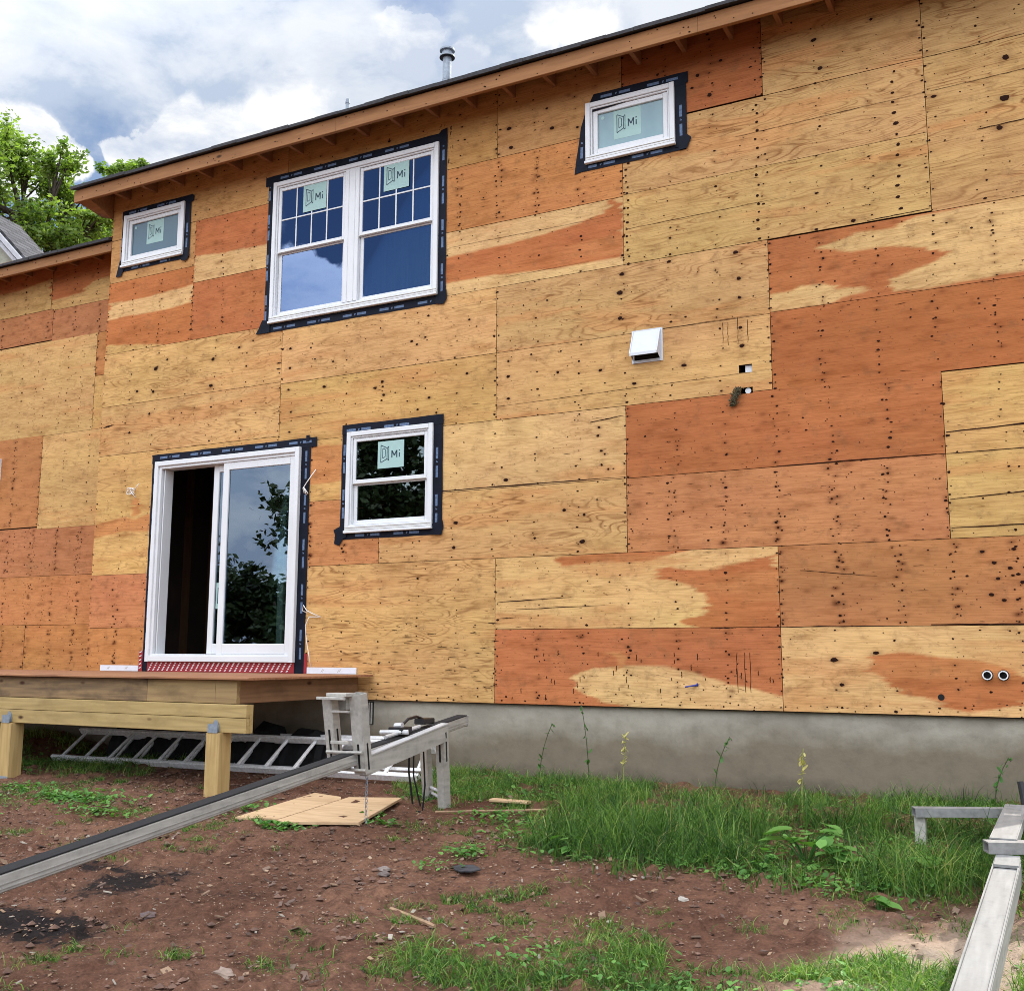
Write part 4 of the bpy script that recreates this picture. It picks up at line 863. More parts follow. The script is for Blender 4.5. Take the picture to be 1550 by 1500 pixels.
# cut-outs with white box inside
b = MB(); b.box(2.225, 2.283, .02, .03, 2.603, 2.662); b.build('outlet_box', M['vinyl'], house); b = MB(); b.tube([(2.245, .01, 2.455), (2.245, .03, 2.455)], .024, 12); b.build('pipe_stub', M['vinyl'], house)
b = MB(); random.seed(21)
for i in range(260):
    t = random.random(); cx = 2.175-.05*t+random.gauss(0, .014); cz = 2.475-.13*t+random.gauss(0, .010); cy = -.018-.018*math.sin(t*3)+random.gauss(0, .006); a = random.uniform(0, 3.1); L = random.uniform(.010, .024)
    dx, dz = math.cos(a)*L, math.sin(a)*L; b.tube([(cx-dx/2, cy, cz-dz/2), (cx, cy-.006, cz), (cx+dx/2, cy, cz+dz/2)], .0035, 4)
b.build('insulation_tuft', M['fibre'], house)
b = MB(); b.tube([(1.78, -.004, .17), (1.74, -.035, .162), (1.70, -.055, .155)], [.008, .006, .006], 8); b.tube([(1.785, -.006, .172), (1.783, -.0085, .172)], .014, 10); b.build('blue_anchor', M['blue'], house)
# cables
def cable(pts, name='cable'):
    b = MB()
    for p in pts: b.tube(p, .0045, 6)
    return b.build(name, M['cable'], house, smooth=True)
random.seed(5)
cable([[(-4.40+.05*math.cos(t*1.3+k)*(1-t*.08), -.03-.02*math.sin(t), 2.10+.035*math.sin(t*1.1+k*2)) for t in np.linspace(0, 6, 14)] for k in range(2)]+[[(-4.39, -.004, 2.13), (-4.33, -.04, 2.12), (-4.27, -.05, 2.17)], [(-4.43, -.02, 2.14), (-4.37, -.05, 2.08), (-4.33, -.03, 2.03)]])
cable([[(-1.965, -.006, 2.15), (-1.97, -.05, 2.10), (-2.03, -.06, 2.02), (-2.08, -.05, 1.97), (-2.06, -.055, 1.92)], [(-2.07, -.05, 1.98), (-2.04, -.07, 1.94), (-2.03, -.06, 1.90)], [(-2.08, -.05, 1.97), (-2.05, -.06, 1.96), (-2.01, -.06, 1.91)]])
cable([[(-1.86, -.006, .74), (-1.92, -.05, .77), (-1.99, -.05, .80), (-2.03, -.05, .85), (-2.05, -.04, .80), (-2.0, -.03, .78)], [(-1.86, -.006, .74), (-1.95, -.06, .74), (-2.0, -.05, .66), (-1.99, -.04, .52), (-1.96, -.04, .40), (-1.94, -.03, .28)]])

# things on the roof, seen over the eave
def roofz(y): return 5.505+(6.95-5.5)/(4.2+.36)*(y+.36)
b = MB(); x, y = -1.47, 1.5; b.tube([(x, y, roofz(y)-.1), (x, y, 7.08)], .050, 20); b.tube([(x, y, 6.2), (x, y, 6.23)], .075, 20)
b.tube([(x, y, 7.08), (x, y, 7.10)], [.086, .086], 20); b.tube([(x, y, 7.105), (x, y, 7.155)], .06, 16); b.tube([(x, y, 7.155), (x, y, 7.175)], .086, 20); b.tube([(x, y, 7.175), (x, y, 7.19)], [.083, .05], 20)
b.tube([(x, y, 6.80), (x, y, 6.81)], .052, 20)
fl = b.build('flue_pipe', M['galv'], house)
b = MB(); b.tube([(x, y, 7.075), (x, y, 7.0795)], .088, 20); b.build('flue_collar', M['steel'], fl)
b = MB(); b.tube([(-2.47, 1., roofz(1)-.1), (-2.47, 1., 6.58)], .022, 12); b.tube([(-2.47, 1., 6.53), (-2.47, 1., 6.55)], .026, 12); b.build('vent_stack', M['galv'], house)
b = MB(); b.tube([(-1.47, 1.02, roofz(1)-.1), (-1.47, 1.02, 6.47)], .020, 12); b.build('vent_stack', M['galv'], house)
b = MB(); b.tube([(2.21, .4, roofz(.4)-.1), (2.21, .4, 5.95), (2.21, .4, 5.99), (2.21, .4, 6.02)], [.055, .06, .05, .02], 14); b.build('roof_vent', M['steel'], house)

# ---------------------------------------------------------------- deck
deck = thing('deck', 'raised platform of yellowish treated lumber in front of the open sliding door', 'deck', (-3.5, -.8, -.7))
b = MB(); b.bbox(-7.2, -1.24, -1.675, -.02, .196, .213, .002); b.build('deck_board', M['deckply'], deck)
b = MB(); b.bbox(-1.617, -1.40, -1.62+.0, -1.582, .012, .192, .004, 1)
b.bbox(-2.35, -1.62, -1.62, -1.582, .012, .192, .004, 1); b.build('rim_joist', [M['treated_d'], M['treated_m']], deck); b = MB(); b.bbox(-7.2, -2.353, -1.62, -1.582, .012, .192, .004, 0); b.build('rim_joist', M['treated_d'], deck)
b = MB(); b.bbox(-1.44, -1.402, -1.580, -.02, .012, .192, .004); b.build('rim_joist', mat_lumber('side_joist', (.22, .12, .06), (.30, .17, .09), (.09, .05, .03), 'y', True, .6), deck)
for x in np.arange(-1.85, -7.2, -.406):
    b = MB(); b.bbox(x, x+.038, -1.58, -.02, .014, .19, .003); b.build('joist', M['treated'], deck)
b = MB(); b.bbox(-7.2, -1.26, -1.66, -1.622, -.090, .009, .003); b.bbox(-7.2, -1.262, -1.658, -1.62, -.206, -.093, .003); b.bbox(-7.2, -1.262, -1.617, -1.58, -.206, .009, .003); b.build('beam', M['treated'], deck)
for x, fl in ((-1.63, 0), (-4.02, 1), (-6.6, 0)):
    zb = -.80; p = MB(); p.bbox(x, x+.14, -1.695, -1.555, zb, -.209, .006); po = p.build('post', M['treated_z'], deck)
    c = MB(); c.box(x+.02, x+.12, -1.6985, -1.6955, -.208, -.14); c.prism([(x+.03, -.2), (x+.11, -.2), (x+.095, -.13), (x+.07, -.105), (x+.045, -.13)], -1.664, -1.6615); c.build('post_cap', M['galv'], po)
    if fl: c = MB(); c.bbox(x-.012, x+.152, -1.71, -1.54, -.77, -.745, .003); c.box(x-.003, x+.143, -1.699, -1.6965, -.742, -.66); c.build('post_base', M['galv'], po)
b = MB(); b.bbox(-1.56, -1.47, -.10, -.02, -.1, .19, .003); b.build('ledger_block', M['alu'], deck)

# ---------------------------------------------------------------- ladders under the deck
def ladder(name, p0, p1, upoff, n, w, label, rungmat):
    p0 = Vector(p0); p1 = Vector(p1); U = Vector(upoff); t = thing(name, label, 'ladder', tuple(p0), 'ladders stored under the deck')
    nrm = (p1-p0).cross(U).normalized()
    b = MB(); b.beam(p0, p1, .062, .030, U, c=.003); b.build('rail', M['alul'], t)
    b = MB(); b.beam(p0+U, p1+U, .062, .030, U, c=.003); b.build('rail', M['alul'], t)
    d = (p1-p0); L = d.length; d.normalize(); k = int((L-.2)/.305)
    for i in range(k+1):
        q = p0+d*(.10+i*.305); b = MB(); b.tube([q+U*.03, q+U*.97], w, 8); b.build('rung', M['alul'], t)
    return t
ladder('ladder', (-4.43, -.78, -.60), (-.36, -.66, -.585), (.02, .30, .235), 13, .016, 'aluminium ladder lying on its side under the deck, nearest the camera', M['alub'])
ladder('ladder', (-3.95, -.56, -.615), (-.45, -.46, -.60), (.02, .22, .20), 13, .015, 'second aluminium ladder lying behind the nearest one under the deck', M['alu'])
ladder('ladder', (-2.5, -.36, -.60), (-.42, -.30, -.57), (.02, .16, .24), 9, .015, 'shorter aluminium ladder lying closest to the concrete foundation', M['alub'])

b = MB(); random.seed(31); n = 44; prof = [(-.40, -.66), (-.38, -.42), (-.33, -.24), (-.22, -.16), (-.10, -.20), (-.06, -.66)]; vs = []  # black heap added to stand in for the deep shade behind the ladders
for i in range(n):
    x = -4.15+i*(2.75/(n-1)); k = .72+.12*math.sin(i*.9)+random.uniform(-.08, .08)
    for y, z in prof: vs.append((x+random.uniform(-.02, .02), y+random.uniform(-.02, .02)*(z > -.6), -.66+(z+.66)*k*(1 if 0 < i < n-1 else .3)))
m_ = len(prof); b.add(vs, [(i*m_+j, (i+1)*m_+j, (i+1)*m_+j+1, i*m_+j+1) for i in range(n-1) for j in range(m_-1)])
tag(b.build('shade_heap', simple('shade_heap_black', (.012, .012, .013), .7, 0, .4, 5, 0, .2)), 'dark heap added in place of the shade under the deck behind the ladders', 'shade_heap')
# ---------------------------------------------------------------- scaffold pole and jack, left
P0 = Vector((.534, -5.14, -.497)); P1 = Vector((.26, -.99, -.095)); dd = (P1-P0).normalized()
Pn = P0-dd*2.6
pole = thing('scaffold_pole', 'long grey aluminium pole with black rubber top running up to the wall from the left', 'scaffold pole', tuple(Pn))
b = MB(); b.beam(Pn, P1, .085, .074, c=.006)
side = dd.cross(Vector((0, 0, 1))).normalized(); upn = side.cross(dd)
for s_ in (-1, 1):
    for o_ in (-.018, -.001): b.beam(Pn+side*s_*.0455+upn*o_, P1+side*s_*.0455+upn*o_, .003, .0035, upn)
b.build('tube', M['alu'], pole)
b = MB(); b.beam(Pn+upn*.040, P1+upn*.040, .086, .007, upn, c=.002); b.build('rubber_strip', M['rubber'], pole)
b = MB(); b.beam(P1-dd*.001, P1+dd*.012, .092, .086, upn); b.build('end_cap', M['alu'], pole)
bl = MB(); q = P0-dd*2.3; gz = float(g0(q.x, q.y)); bl.bbox(q.x-.2, q.x+.2, q.y-.07, q.y+.07, gz-.03, q.z-.043, .005); tag(bl.build('timber_block', M['treated']), 'short timber block under the near end of the long pole', 'block')

jack = thing('pump_jack', 'weathered aluminium scaffold jack with upright channels and slanted arm beside the deck', 'scaffold jack', (.1, -2.0, -.7))
def chan(name, p, q, w, h, upv, par=jack, mat='alu', slot=None):
    """U-channel: web plus two flanges"""
    p = Vector(p); q = Vector(q); d = (q-p).normalized(); u = Vector(upv); s = d.cross(u).normalized(); u = s.cross(d).normalized(); b = MB(); t = .006
    b.beam(p+s*(w/2-t/2), q+s*(w/2-t/2), t, h, u); b.beam(p+u*(h/2-t/2), q+u*(h/2-t/2), w-t*2.2, t, u); b.beam(p-u*(h/2-t/2), q-u*(h/2-t/2), w-t*2.2, t, u); b.beam(p-s*(w/2-t*.5), q-s*(w/2-t*.5), t, h*.98, u)
    if slot: 
        a0, a1 = slot; b.beam(p.lerp(q, a0)-s*(w/2+.001), p.lerp(q, a1)-s*(w/2+.001), .002, .014, u, 1); b.beam(p.lerp(q, a0)+u*(h/2+.001), p.lerp(q, a1)+u*(h/2+.001), .014, .002, u, 1)
    return b.build(name, [M[mat], M['hole']], par)
chan('upright', (.42, -2.56, .158), (.42, -2.48, -.330), .085, .075, (0, -1, 0), slot=(.62, .95))
chan('upright', (.235, -2.60, .128), (.235, -2.52, -.29), .07, .07, (0, -1, 0), slot=(.45, .95))
for a_ in ((.19, .40, -2.68, -2.662, .120, .138), (.26, .39, -2.62, -2.60, .040, .055), (.26, .39, -2.615, -2.595, -.15, -.13)):
    b = MB(); b.bbox(*a_, .002); b.build('cross_bar', M['alu'], jack)
for p_, q_ in (((.22, -2.60, -.20), (.46, -2.56, -.20)), ((.22, -2.58, -.30), (.47, -2.53, -.31))): b = MB(); b.tube([p_, q_], .010, 8); b.build('bolt', M['alu'], jack)
b = MB(); b.bbox(.25, .40, -2.66, -2.55, .139, .160, .003); b.build('top_plate', M['alu'], jack)
chan('arm', (.425, -2.50, -.292), (.41, -1.50, -.148), .05, .11, (0, 0, 1))
b = MB(); b.beam((.425, -2.50, -.230), (.41, -1.50, -.086), .06, .012, c=.002); b.build('arm_cap', M['alub'], jack)
chan('leg', (.405, -1.53, -.11), (.37, -1.42, -.69), .065, .07, (0, -1, 0), slot=(.05, .4))
chan('leg', (.16, -1.36, -.22), (.10, -1.20, -.675), .06, .06, (0, -1, 0))
for p_, q_ in (((.11, -1.22, -.56), (.375, -1.44, -.57)), ((.11, -1.20, -.60), (.37, -1.42, -.62)), ((.16, -1.34, -.25), (.40, -1.5, -.2))): b = MB(); b.tube([p_, q_], .011, 8); b.build('cross_bar', M['alub'], jack)
b = MB(); b.bbox(.26, .37, -1.98, -1.86, -.125, -.085, .004, 0); b.tube([(.22, -2.02, -.12), (.40, -1.95, -.115)], .016, 10, 1); b.bbox(.26, .34, -1.66, -1.52, -.085, -.045, .006, 0)
b.tube([(.30, -1.90, -.09), (.30, -1.80, -.04), (.29, -1.68, -.03), (.29, -1.6, -.05)], .010, 6, 0); b.tube([(.33, -2.12, -.14), (.33, -1.7, -.095)], .013, 8, 1); b.tube([(.28, -1.93, -.08), (.34, -1.93, -.075)], .02, 8, 1)
b.build('winch', [M['steel'], M['alub']], jack)
b = MB(); b.tube([(.28, -1.75, -.18), (.26, -1.72, -.40), (.27, -1.68, -.62)], .007, 6); b.tube([(.22, -1.6, -.20), (.19, -1.55, -.45), (.22, -1.5, -.66)], .006, 6); b.tube([(.36, -1.7, -.2), (.33, -1.62, -.5), (.30, -1.6, -.68), (.22, -1.55, -.69)], .006, 6); b.build('hanging_strap', M['rubber'], jack)
# chain hanging from the arm to the boards
b = MB(); z = -.33; k = 0
while z > -.64:
    a = 0 if k % 2 else math.pi/2; pts = [(.43+math.cos(a)*.008*math.cos(t)+random.uniform(-.001, .001), -2.46+math.sin(a)*.008*math.cos(t), z+.015*math.sin(t)) for t in np.linspace(0, 2*math.pi, 9)]
    b.tube(pts, .0022, 5, cap=False); z -= .024; k += 1
b.build('chain', M['galv'], jack)

# ---------------------------------------------------------------- right pole and bracket
rp = thing('scaffold_pole', 'pale aluminium pole lying in the sun at the lower right corner', 'scaffold pole', (4.0, -4.5, -.8))
A = Vector((3.985, -7.6, -.80)); A1 = Vector((4.01, -4.45, -.655)); B = Vector((4.055, -2.72, -.535))
b = MB(); b.beam(A, B, .105, .09, c=.006); 
for s_ in (-.05, .05): b.beam(A+Vector((s_, 0, .0515)), B+Vector((s_, 0, .0515)), .006, .006)
b.build('tube', M['alus'], rp)
b = MB(); b.beam(B+Vector((0, -.16, .046)), B+Vector((0, .02, .058)), .10, .012, c=.002); b.build('end_plate', M['alus'], rp)
jr = thing('pump_jack', 'aluminium scaffold jack lying in the grass at the right edge, over the pole end', 'scaffold jack', (4.0, -2.0, -.7))
def chj(name, p, q, w, h, upv=(0, 0, 1), mat='alus'): return chan(name, p, q, w, h, upv, jr, mat)
chj('arm', (3.50, -1.40, -.485), (4.55, -.98, -.475), .085, .05)
b = MB(); b.bbox(3.50, 3.56, -1.40, -1.34, -.70, -.515, .004); b.build('leg', M['alu'], jr)
chj('channel', (4.035, -1.30, -.445), (4.035, -2.62, -.435), .115, .045)
for y in (-2.45, -2.2, -1.95, -1.75): b = MB(); b.bbox(3.995, 4.075, y-.03, y+.03, -.4215, -.4185, .001); b.build('slot_plate', M['alu'], jr)
chj('near_bar', (3.965, -2.68, -.445), (4.6, -2.45, -.44), .085, .05)
b = MB(); b.bbox(4.0, 4.05, -2.64, -2.56, -.72, -.475, .003); b.tube([(4.16, -2.65, -.47), (4.18, -2.62, -.62), (4.17, -2.6, -.74)], .022, 8); b.build('leg', M['steel'], jr)
b = MB(); b.tube([(4.06, -1.25, -.30), (4.075, -1.27, -.42), (4.11, -1.25, -.44), (4.2, -1.2, -.40)], .017, 8); b.build('hook', M['steel'], jr)
b = MB(); b.beam((4.10, -1.2, -.42), (4.6, -.5, -.12), .07, .05, c=.004); b.build('brace', M['alu'], jr)

# ---------------------------------------------------------------- scrap boards, sticks, debris on the soil
def slab(name, poly, dz, th, mat, label, cat, group=None, tilt=0.):
    n = len(poly); vs = []; 
    for k, off in ((0, dz), (1, dz+th)):
        for x, y in poly: vs.append((x, y, float(gh(x, y))*.2+float(g0(x, y))*.8+off+tilt*(x-poly[0][0])))
    b = MB(); b.add(vs, [tuple(reversed(range(n))), tuple(range(n, 2*n))]+[(i, (i+1) % n, n+(i+1) % n, n+i) for i in range(n)])
    return tag(b.build(name, mat), label, cat, group)
slab('plywood_scrap', [(-.76, -2.30), (-.43, -2.24), (-.47, -1.50), (-.53, -1.42), (-.82, -1.36)], .012, .014, M['scrap'], 'tan plywood offcut on the soil, the left and rear one of two', 'board', 'plywood offcuts lying on the soil')
slab('plywood_scrap', [(-.35, -2.36), (-.27, -2.39), (.22, -2.24), (-.01, -1.39), (-.40, -1.50)], .030, .016, M['scrap'], 'larger tan plywood offcut on the soil below the hanging chain', 'board', 'plywood offcuts lying on the soil')
def stick(p, q, r, label, name='stick', mat='twig'):
    P_ = Vector((*p, float(gh(*p))+r+.008)); Q_ = Vector((*q, float(gh(*q))+r+.012)); b = MB()
    pts = [P_.lerp(Q_, t)+Vector((random.uniform(-1, 1)*r*.6, random.uniform(-1, 1)*r*.6, 0)) for t in np.linspace(0, 1, 6)]
    b.tube(pts, [r*random.uniform(.7, 1.1) for _ in pts], 6); tag(b.build(name, M[mat]), label, 'stick')
stick((1.42, -3.64), (1.77, -3.81), .010, 'short brown stick on bare soil in the centre foreground')
stick((.42, -1.62), (1.15, -1.35), .010, 'long thin tan stick at the left end of the tall grass')
b = MB(); b.bbox(.62, .92, -1.22, -1.15, float(gh(.8, -1.2))+.02, float(gh(.8, -1.2))+.04, .004); tag(b.build('wood_offcut', M['scrap']), 'pale wood offcut lying at the edge of the grass by the foundation', 'offcut')
for (x, y, s_, lab) in [(1.38, -2.86, .075, 'dark flat scrap of roofing felt at the left front of the tall grass')]:
    pts = [(x+s_*math.cos(t)*random.uniform(.8, 1.2), y+s_*.8*math.sin(t)*random.uniform(.8, 1.2)) for t in np.linspace(0, 2*math.pi, 9)[:-1]]
    slab('felt_scrap', pts, .012, .006, M['shingle'], lab, 'scrap')
def rock(x, y, s_, label, col):
    b = MB(); n = 9; m = 6; z0 = float(gh(x, y)); vs = []
    for i in range(m+1):
        ph = math.pi*i/m
        for j in range(n):
            th = 2*math.pi*j/n; d = Vector((math.sin(ph)*math.cos(th), math.sin(ph)*math.sin(th)*.75, math.cos(ph)*.45)); r = s_*(.8+.5*mnoise.noise(d*2.3+Vector((x, y, 0)))); vs.append((x+d.x*r, y+d.y*r, z0+s_*.15+d.z*r))
    b.add(vs, [(i*n+j, (i+1)*n+j, (i+1)*n+(j+1) % n, i*n+(j+1) % n) for i in range(m) for j in range(n)])
    tag(b.build('stone', simple('stone_'+str(int(x*100)), col, .85, 0, .3, 20, .5)), label, 'stone', 'stones on the soil')
for a in [(.95, -3.02, .05, 'grey stone on soil left of the felt scrap', (.22, .18, .16)), (1.02, -3.12, .045, 'darker stone touching the grey one left of the felt scrap', (.14, .11, .10)),
          (.42, -4.2, .05, 'purplish stone on the soil beside the burnt patch', (.13, .09, .085)), (2.62, -2.92, .035, 'pale round stone before the tall grass', (.40, .36, .31)), (1.9, -2.78, .03, 'small pale stone before the left of the tall grass', (.42, .38, .33)),
          (1.35, -4.7, .055, 'crumbly brown stone near the lower edge of the picture', (.26, .19, .15)), (2.3, -2.75, .028, 'small flat pale stone before the middle of the grass', (.38, .34, .30))]: rock(*a)
def chips():
    N = 15000; V = []; F = []; c = []
    x = rng.uniform(-4.8, 4.6, N); y = -.3-5.3*rng.random(N)**.8; dens = fbm(x*1.3+3, y*1.3, 3)
    k = dens+rng.normal(0, .12, N) > .42; x = x[k]; y = y[k]; N = len(x); z = gh(x, y)
    s = rng.choice([.004, .007, .012, .021], N, p=[.48, .34, .15, .03]); a = rng.uniform(0, math.pi, N); el = rng.uniform(.25, 1, N); tx = rng.normal(0, .3, N); ty = rng.normal(0, .3, N)
    ca, sa = np.cos(a), np.sin(a); quad = [(-1, -1), (1, -.8), (.8, 1), (-1, .7)]
    vs = []
    for hgt in (0, 1):
        for u, v in quad:
            du = u*s; dv = v*s*el; px = x+du*ca-dv*sa; py = y+du*sa+dv*ca
            pz = z+.010+du*tx+dv*ty+hgt*np.maximum(.002, s*.22); vs.append(np.stack([px, py, pz], -1))
    V = np.stack(vs, 1).reshape(-1, 3); i = (np.arange(N)*8)[:, None, None]; f = np.array([(4, 5, 6, 7), (0, 1, 5, 4), (1, 2, 6, 5), (2, 3, 7, 6), (3, 0, 4, 7)])[None]
    F = (i+f).reshape(-1, 4)
    pal = np.array([(.33, .22, .14), (.25, .165, .11), (.33, .29, .24), (.15, .10, .08), (.08, .052, .042), (.20, .135, .10), (.40, .29, .20)]); cc = pal[rng.choice(7, N, p=[.16, .18, .09, .2, .17, .15, .05])]*rng.uniform(.7, 1.15, (N, 1))
    cc = np.concatenate([np.repeat(cc, 8, 0), np.ones((N*8, 1))], 1)
    t = MT('chip_mix'); m = t.fin(t.attr('pcol'), .9, 0, .2)
    tag(npmesh('wood_chips', V, F, m, {'pcol': ('FLOAT_COLOR', cc)}), 'wood chips and pebbles scattered over the soil', 'debris', kind='stuff')
chips()
# rounder clods
def clods():
    N = 12000; x = rng.uniform(-4.5, 4.4, N); y = -.6-5.0*rng.random(N); k = fbm(x*1.1+30, y*1.5, 3) > .46; x = x[k]; y = y[k]; N = len(x); s = rng.choice([.004, .008, .014, .024], N, p=[.48, .33, .15, .04]); z = gh(x, y)+s*.2+.004
    d = np.array([(0, 0, 1), (1, 0, .1), (.3, .95, 0), (-.8, .6, .1), (-.8, -.6, 0), (.3, -.95, .1), (0, 0, -1)]); V = np.stack([x, y, z], -1)[:, None, :]+d[None]*s[:, None, None]*rng.uniform(.6, 1.25, (N, 7, 1))*np.array([1, 1, .7])
    f = np.array([(0, 1, 2), (0, 2, 3), (0, 3, 4), (0, 4, 5), (0, 5, 1), (6, 2, 1), (6, 3, 2), (6, 4, 3), (6, 5, 4), (6, 1, 5)]); F = ((np.arange(N)*7)[:, None, None]+f[None]).reshape(-1, 3)
    tag(npmesh('soil_clods', V.reshape(-1, 3), F, simple('clod', (.15, .085, .06), .95, 0, .5, 9, .5), smooth=False), 'crumbs and clods of reddish brown soil', 'soil', kind='stuff')
clods()

# ---------------------------------------------------------------- grass and weeds
GR = mat_grass()
WD = mat_leaf('weed_leaf', (.05, .15, .03), (.17, .36, .08), trans=.3)
def blades(x, y, h, w, lean, var, segs=3):
    N = len(x); z = gh(x, y)-.004; a = rng.uniform(0, 2*math.pi, N); ph = rng.uniform(0, 2*math.pi, N); rows = []
    for i in range(segs+1):
        t = i/segs; out = lean*h*t**2; zz = z+h*t*np.sqrt(np.maximum(.15, 1-(lean*t)**2*.6))-lean*h*.25*t**3; ww = w*(1-t)**.7*.5+.0004
        cx = x+np.cos(a)*out; cy = y+np.sin(a)*out
        rows.append(np.stack([cx-np.cos(ph)*ww, cy-np.sin(ph)*ww, zz], -1)); rows.append(np.stack([cx+np.cos(ph)*ww, cy+np.sin(ph)*ww, zz], -1))
    V = np.stack(rows, 1).reshape(-1, 3); k = 2*(segs+1); f = np.array([(2*i, 2*i+1, 2*i+3, 2*i+2) for i in range(segs)]); F = ((np.arange(N)*k)[:, None, None]+f[None]).reshape(-1, 4)
    return V, F, np.repeat(var, k)
def scatter(poly, n):
    xs = [p[0] for p in poly]; ys = [p[1] for p in poly]; x = rng.uniform(min(xs), max(xs), n*3); y = rng.uniform(min(ys), max(ys), n*3); k = inpoly(x, y, poly); return x[k][:n], y[k][:n]
def grass():
    parts = []
    def add(x, y, h, w, lean, v):
        v = np.clip(v+.55*(fbm(x*5+2, y*5+6, 3)-.5)+rng.normal(0, .14, len(x)), 0, .93); v = np.where(rng.random(len(x)) < .035, rng.uniform(.94, 1, len(x)), v)
        parts.append(blades(x, y, h, w, lean, v))
    tall = [(-.35, -.06), (5.0, -.06), (5.0, -2.2), (4.5, -2.9), (4.1, -2.1), (3.75, -2.65), (3.5, -2.8), (3.05, -2.5), (2.4, -2.62), (1.75, -2.6), (1.4, -2.42), (1.15, -2.0), (1.25, -1.55), (.6, -1.0), (.2, -.85), (-.3, -.7)]
    x, y = scatter(tall, 60000); d = fbm(x*1.7+4, y*1.7+8, 3); nearwall = sm(-.55, -.1, y); mid = sm(.9, 1.6, x)*sm(-.7, -1.1, y)
    jx = x+(fbm(x*3, y*3, 3)-.5)*1.3; jy = y+(fbm(x*3+7, y*3+5, 3)-.5)*1.0; core = inpoly(jx, np.minimum(jy, -.07), tall)&inpoly(x, y-.12-.25*rng.random(len(x)), tall+[]); d2 = fbm(x*3.1+4, y*3.1+8, 3)
    k = (rng.random(len(x)) < np.clip(.08+.52*mid+1.6*(d-.46)+2.0*(d2-.5), .04, .9)*(1+1.2*nearwall)*np.where(core, 1, .12)); x = x[k]; y = y[k]; d = d[k]; mid = mid[k]; core = core[k]
    h = (.035+.155*rng.random(len(x))**1.5)*(.6+.5*mid)*(.6+1.1*sm(.35, .6, d))*np.where(core, 1, .45); tuft = fbm(x*4+1, y*4, 2); h *= .65+.75*tuft
    add(x, y, h, rng.uniform(.003, .0068, len(x)), rng.uniform(.2, 1.7, len(x)), .62*rng.random(len(x))**1.3+.35*tuft-.05)
    # longer arching clumps
    for cx, cy, n, hh in [(1.75, -1.6, 260, .34), (1.95, -1.9, 200, .30), (2.55, -2.2, 260, .30), (2.9, -1.2, 200, .34), (3.2, -1.0, 160, .36), (3.55, -1.9, 240, .28), (3.72, -2.3, 260, .26), (1.4, -1.7, 160, .26), (2.2, -1.1, 180, .32), (3.85, -1.6, 160, .26), (4.2, -2.3, 200, .3), (1.6, -2.2, 160, .2), (2.2, -2.5, 160, .2), (3.0, -2.45, 200, .22)]:
        n = int(n*.8); x = rng.normal(cx, .13, n); y = rng.normal(cy, .11, n); add(x, y, hh*.85*rng.uniform(.4, 1.05, n), rng.uniform(.004, .008, n), rng.uniform(.3, 1.3, n), rng.uniform(.15, .75, n))
    # low patches in the foreground
    for poly, n, h0 in [([(1.75, -4.25), (1.9, -3.8), (2.3, -3.45), (2.75, -3.6), (2.9, -3.95), (2.75, -4.25), (2.2, -4.4)], 5200, .075), ([(2.6, -4.4), (3.0, -3.9), (3.45, -3.75), (3.7, -3.95), (3.6, -4.5), (3.0, -4.6)], 5200, .06), ([(3.3, -4.7), (3.35, -3.7), (3.75, -3.3), (4.0, -3.6), (4.05, -4.7)], 9000, .075),
                        ([(4.1, -4.8), (4.1, -2.9), (4.6, -2.7), (5.4, -3.0), (5.4, -4.8)], 9000, .12), ([(1.5, -3.35), (1.9, -3.0), (2.05, -3.3), (1.7, -3.55)], 700, .05), ([(-4.9, -.1), (-2.6, -.1), (-2.8, -1.2), (-4.0, -1.5), (-6, -1.3), (-6, -.1)], 9000, .10), ([(-4.0, -1.8), (-2.4, -1.9), (-2.2, -2.5), (-3.4, -2.6)], 1500, .045), ([(-.5, -.7), (1.0, -.8), (.9, -1.5), (.2, -1.4), (-.3, -1.2)], 3600, .07), ([(-.5, -.06), (1.6, -.06), (1.6, -.8), (.2, -.8), (-.4, -.6)], 6500, .11), ([(1.4, -.06), (5.0, -.06), (5.0, -.6), (1.4, -.6)], 6500, .10)]:
        x, y = scatter(poly, n); d = fbm(x*3+14, y*3+2, 3); k = rng.random(len(x)) < sm(.36, .56, d); x = x[k]; y = y[k]; n = len(x); add(x, y, h0*rng.uniform(.5, 1.5, n), rng.uniform(.003, .006, n), rng.uniform(.3, 1.5, n), rng.uniform(.25, .85, n))
    # scattered tufts
    tc = []
    while len(tc) < 430:
        cx = random.uniform(-3.6, 4.2); cy = random.uniform(-5.3, -1.4)
        if fbm(np.array([cx*1.1+60]), np.array([cy*1.1+20]), 3)[0] > .47: tc.append((cx, cy))
    for cx, cy in tc:
        n = random.randint(8, 60); s = random.uniform(.02, .08); x = rng.normal(cx, s, n); y = rng.normal(cy, s*.7, n); add(x, y, rng.uniform(.02, .075, n), rng.uniform(.0025, .005, n), rng.uniform(.4, 1.6, n), rng.uniform(.2, .8, n))
    V = []; F = []; A = []; nv = 0
    for v, f, a in parts: V.append(v); F.append(f+nv); A.append(a); nv += len(v)
    tag(npmesh('grass', np.concatenate(V), np.concatenate(F), GR, {'var': ('FLOAT', np.concatenate(A))}), 'tall green grass along the foundation and thin tufts on the soil', 'grass', kind='stuff')
grass()
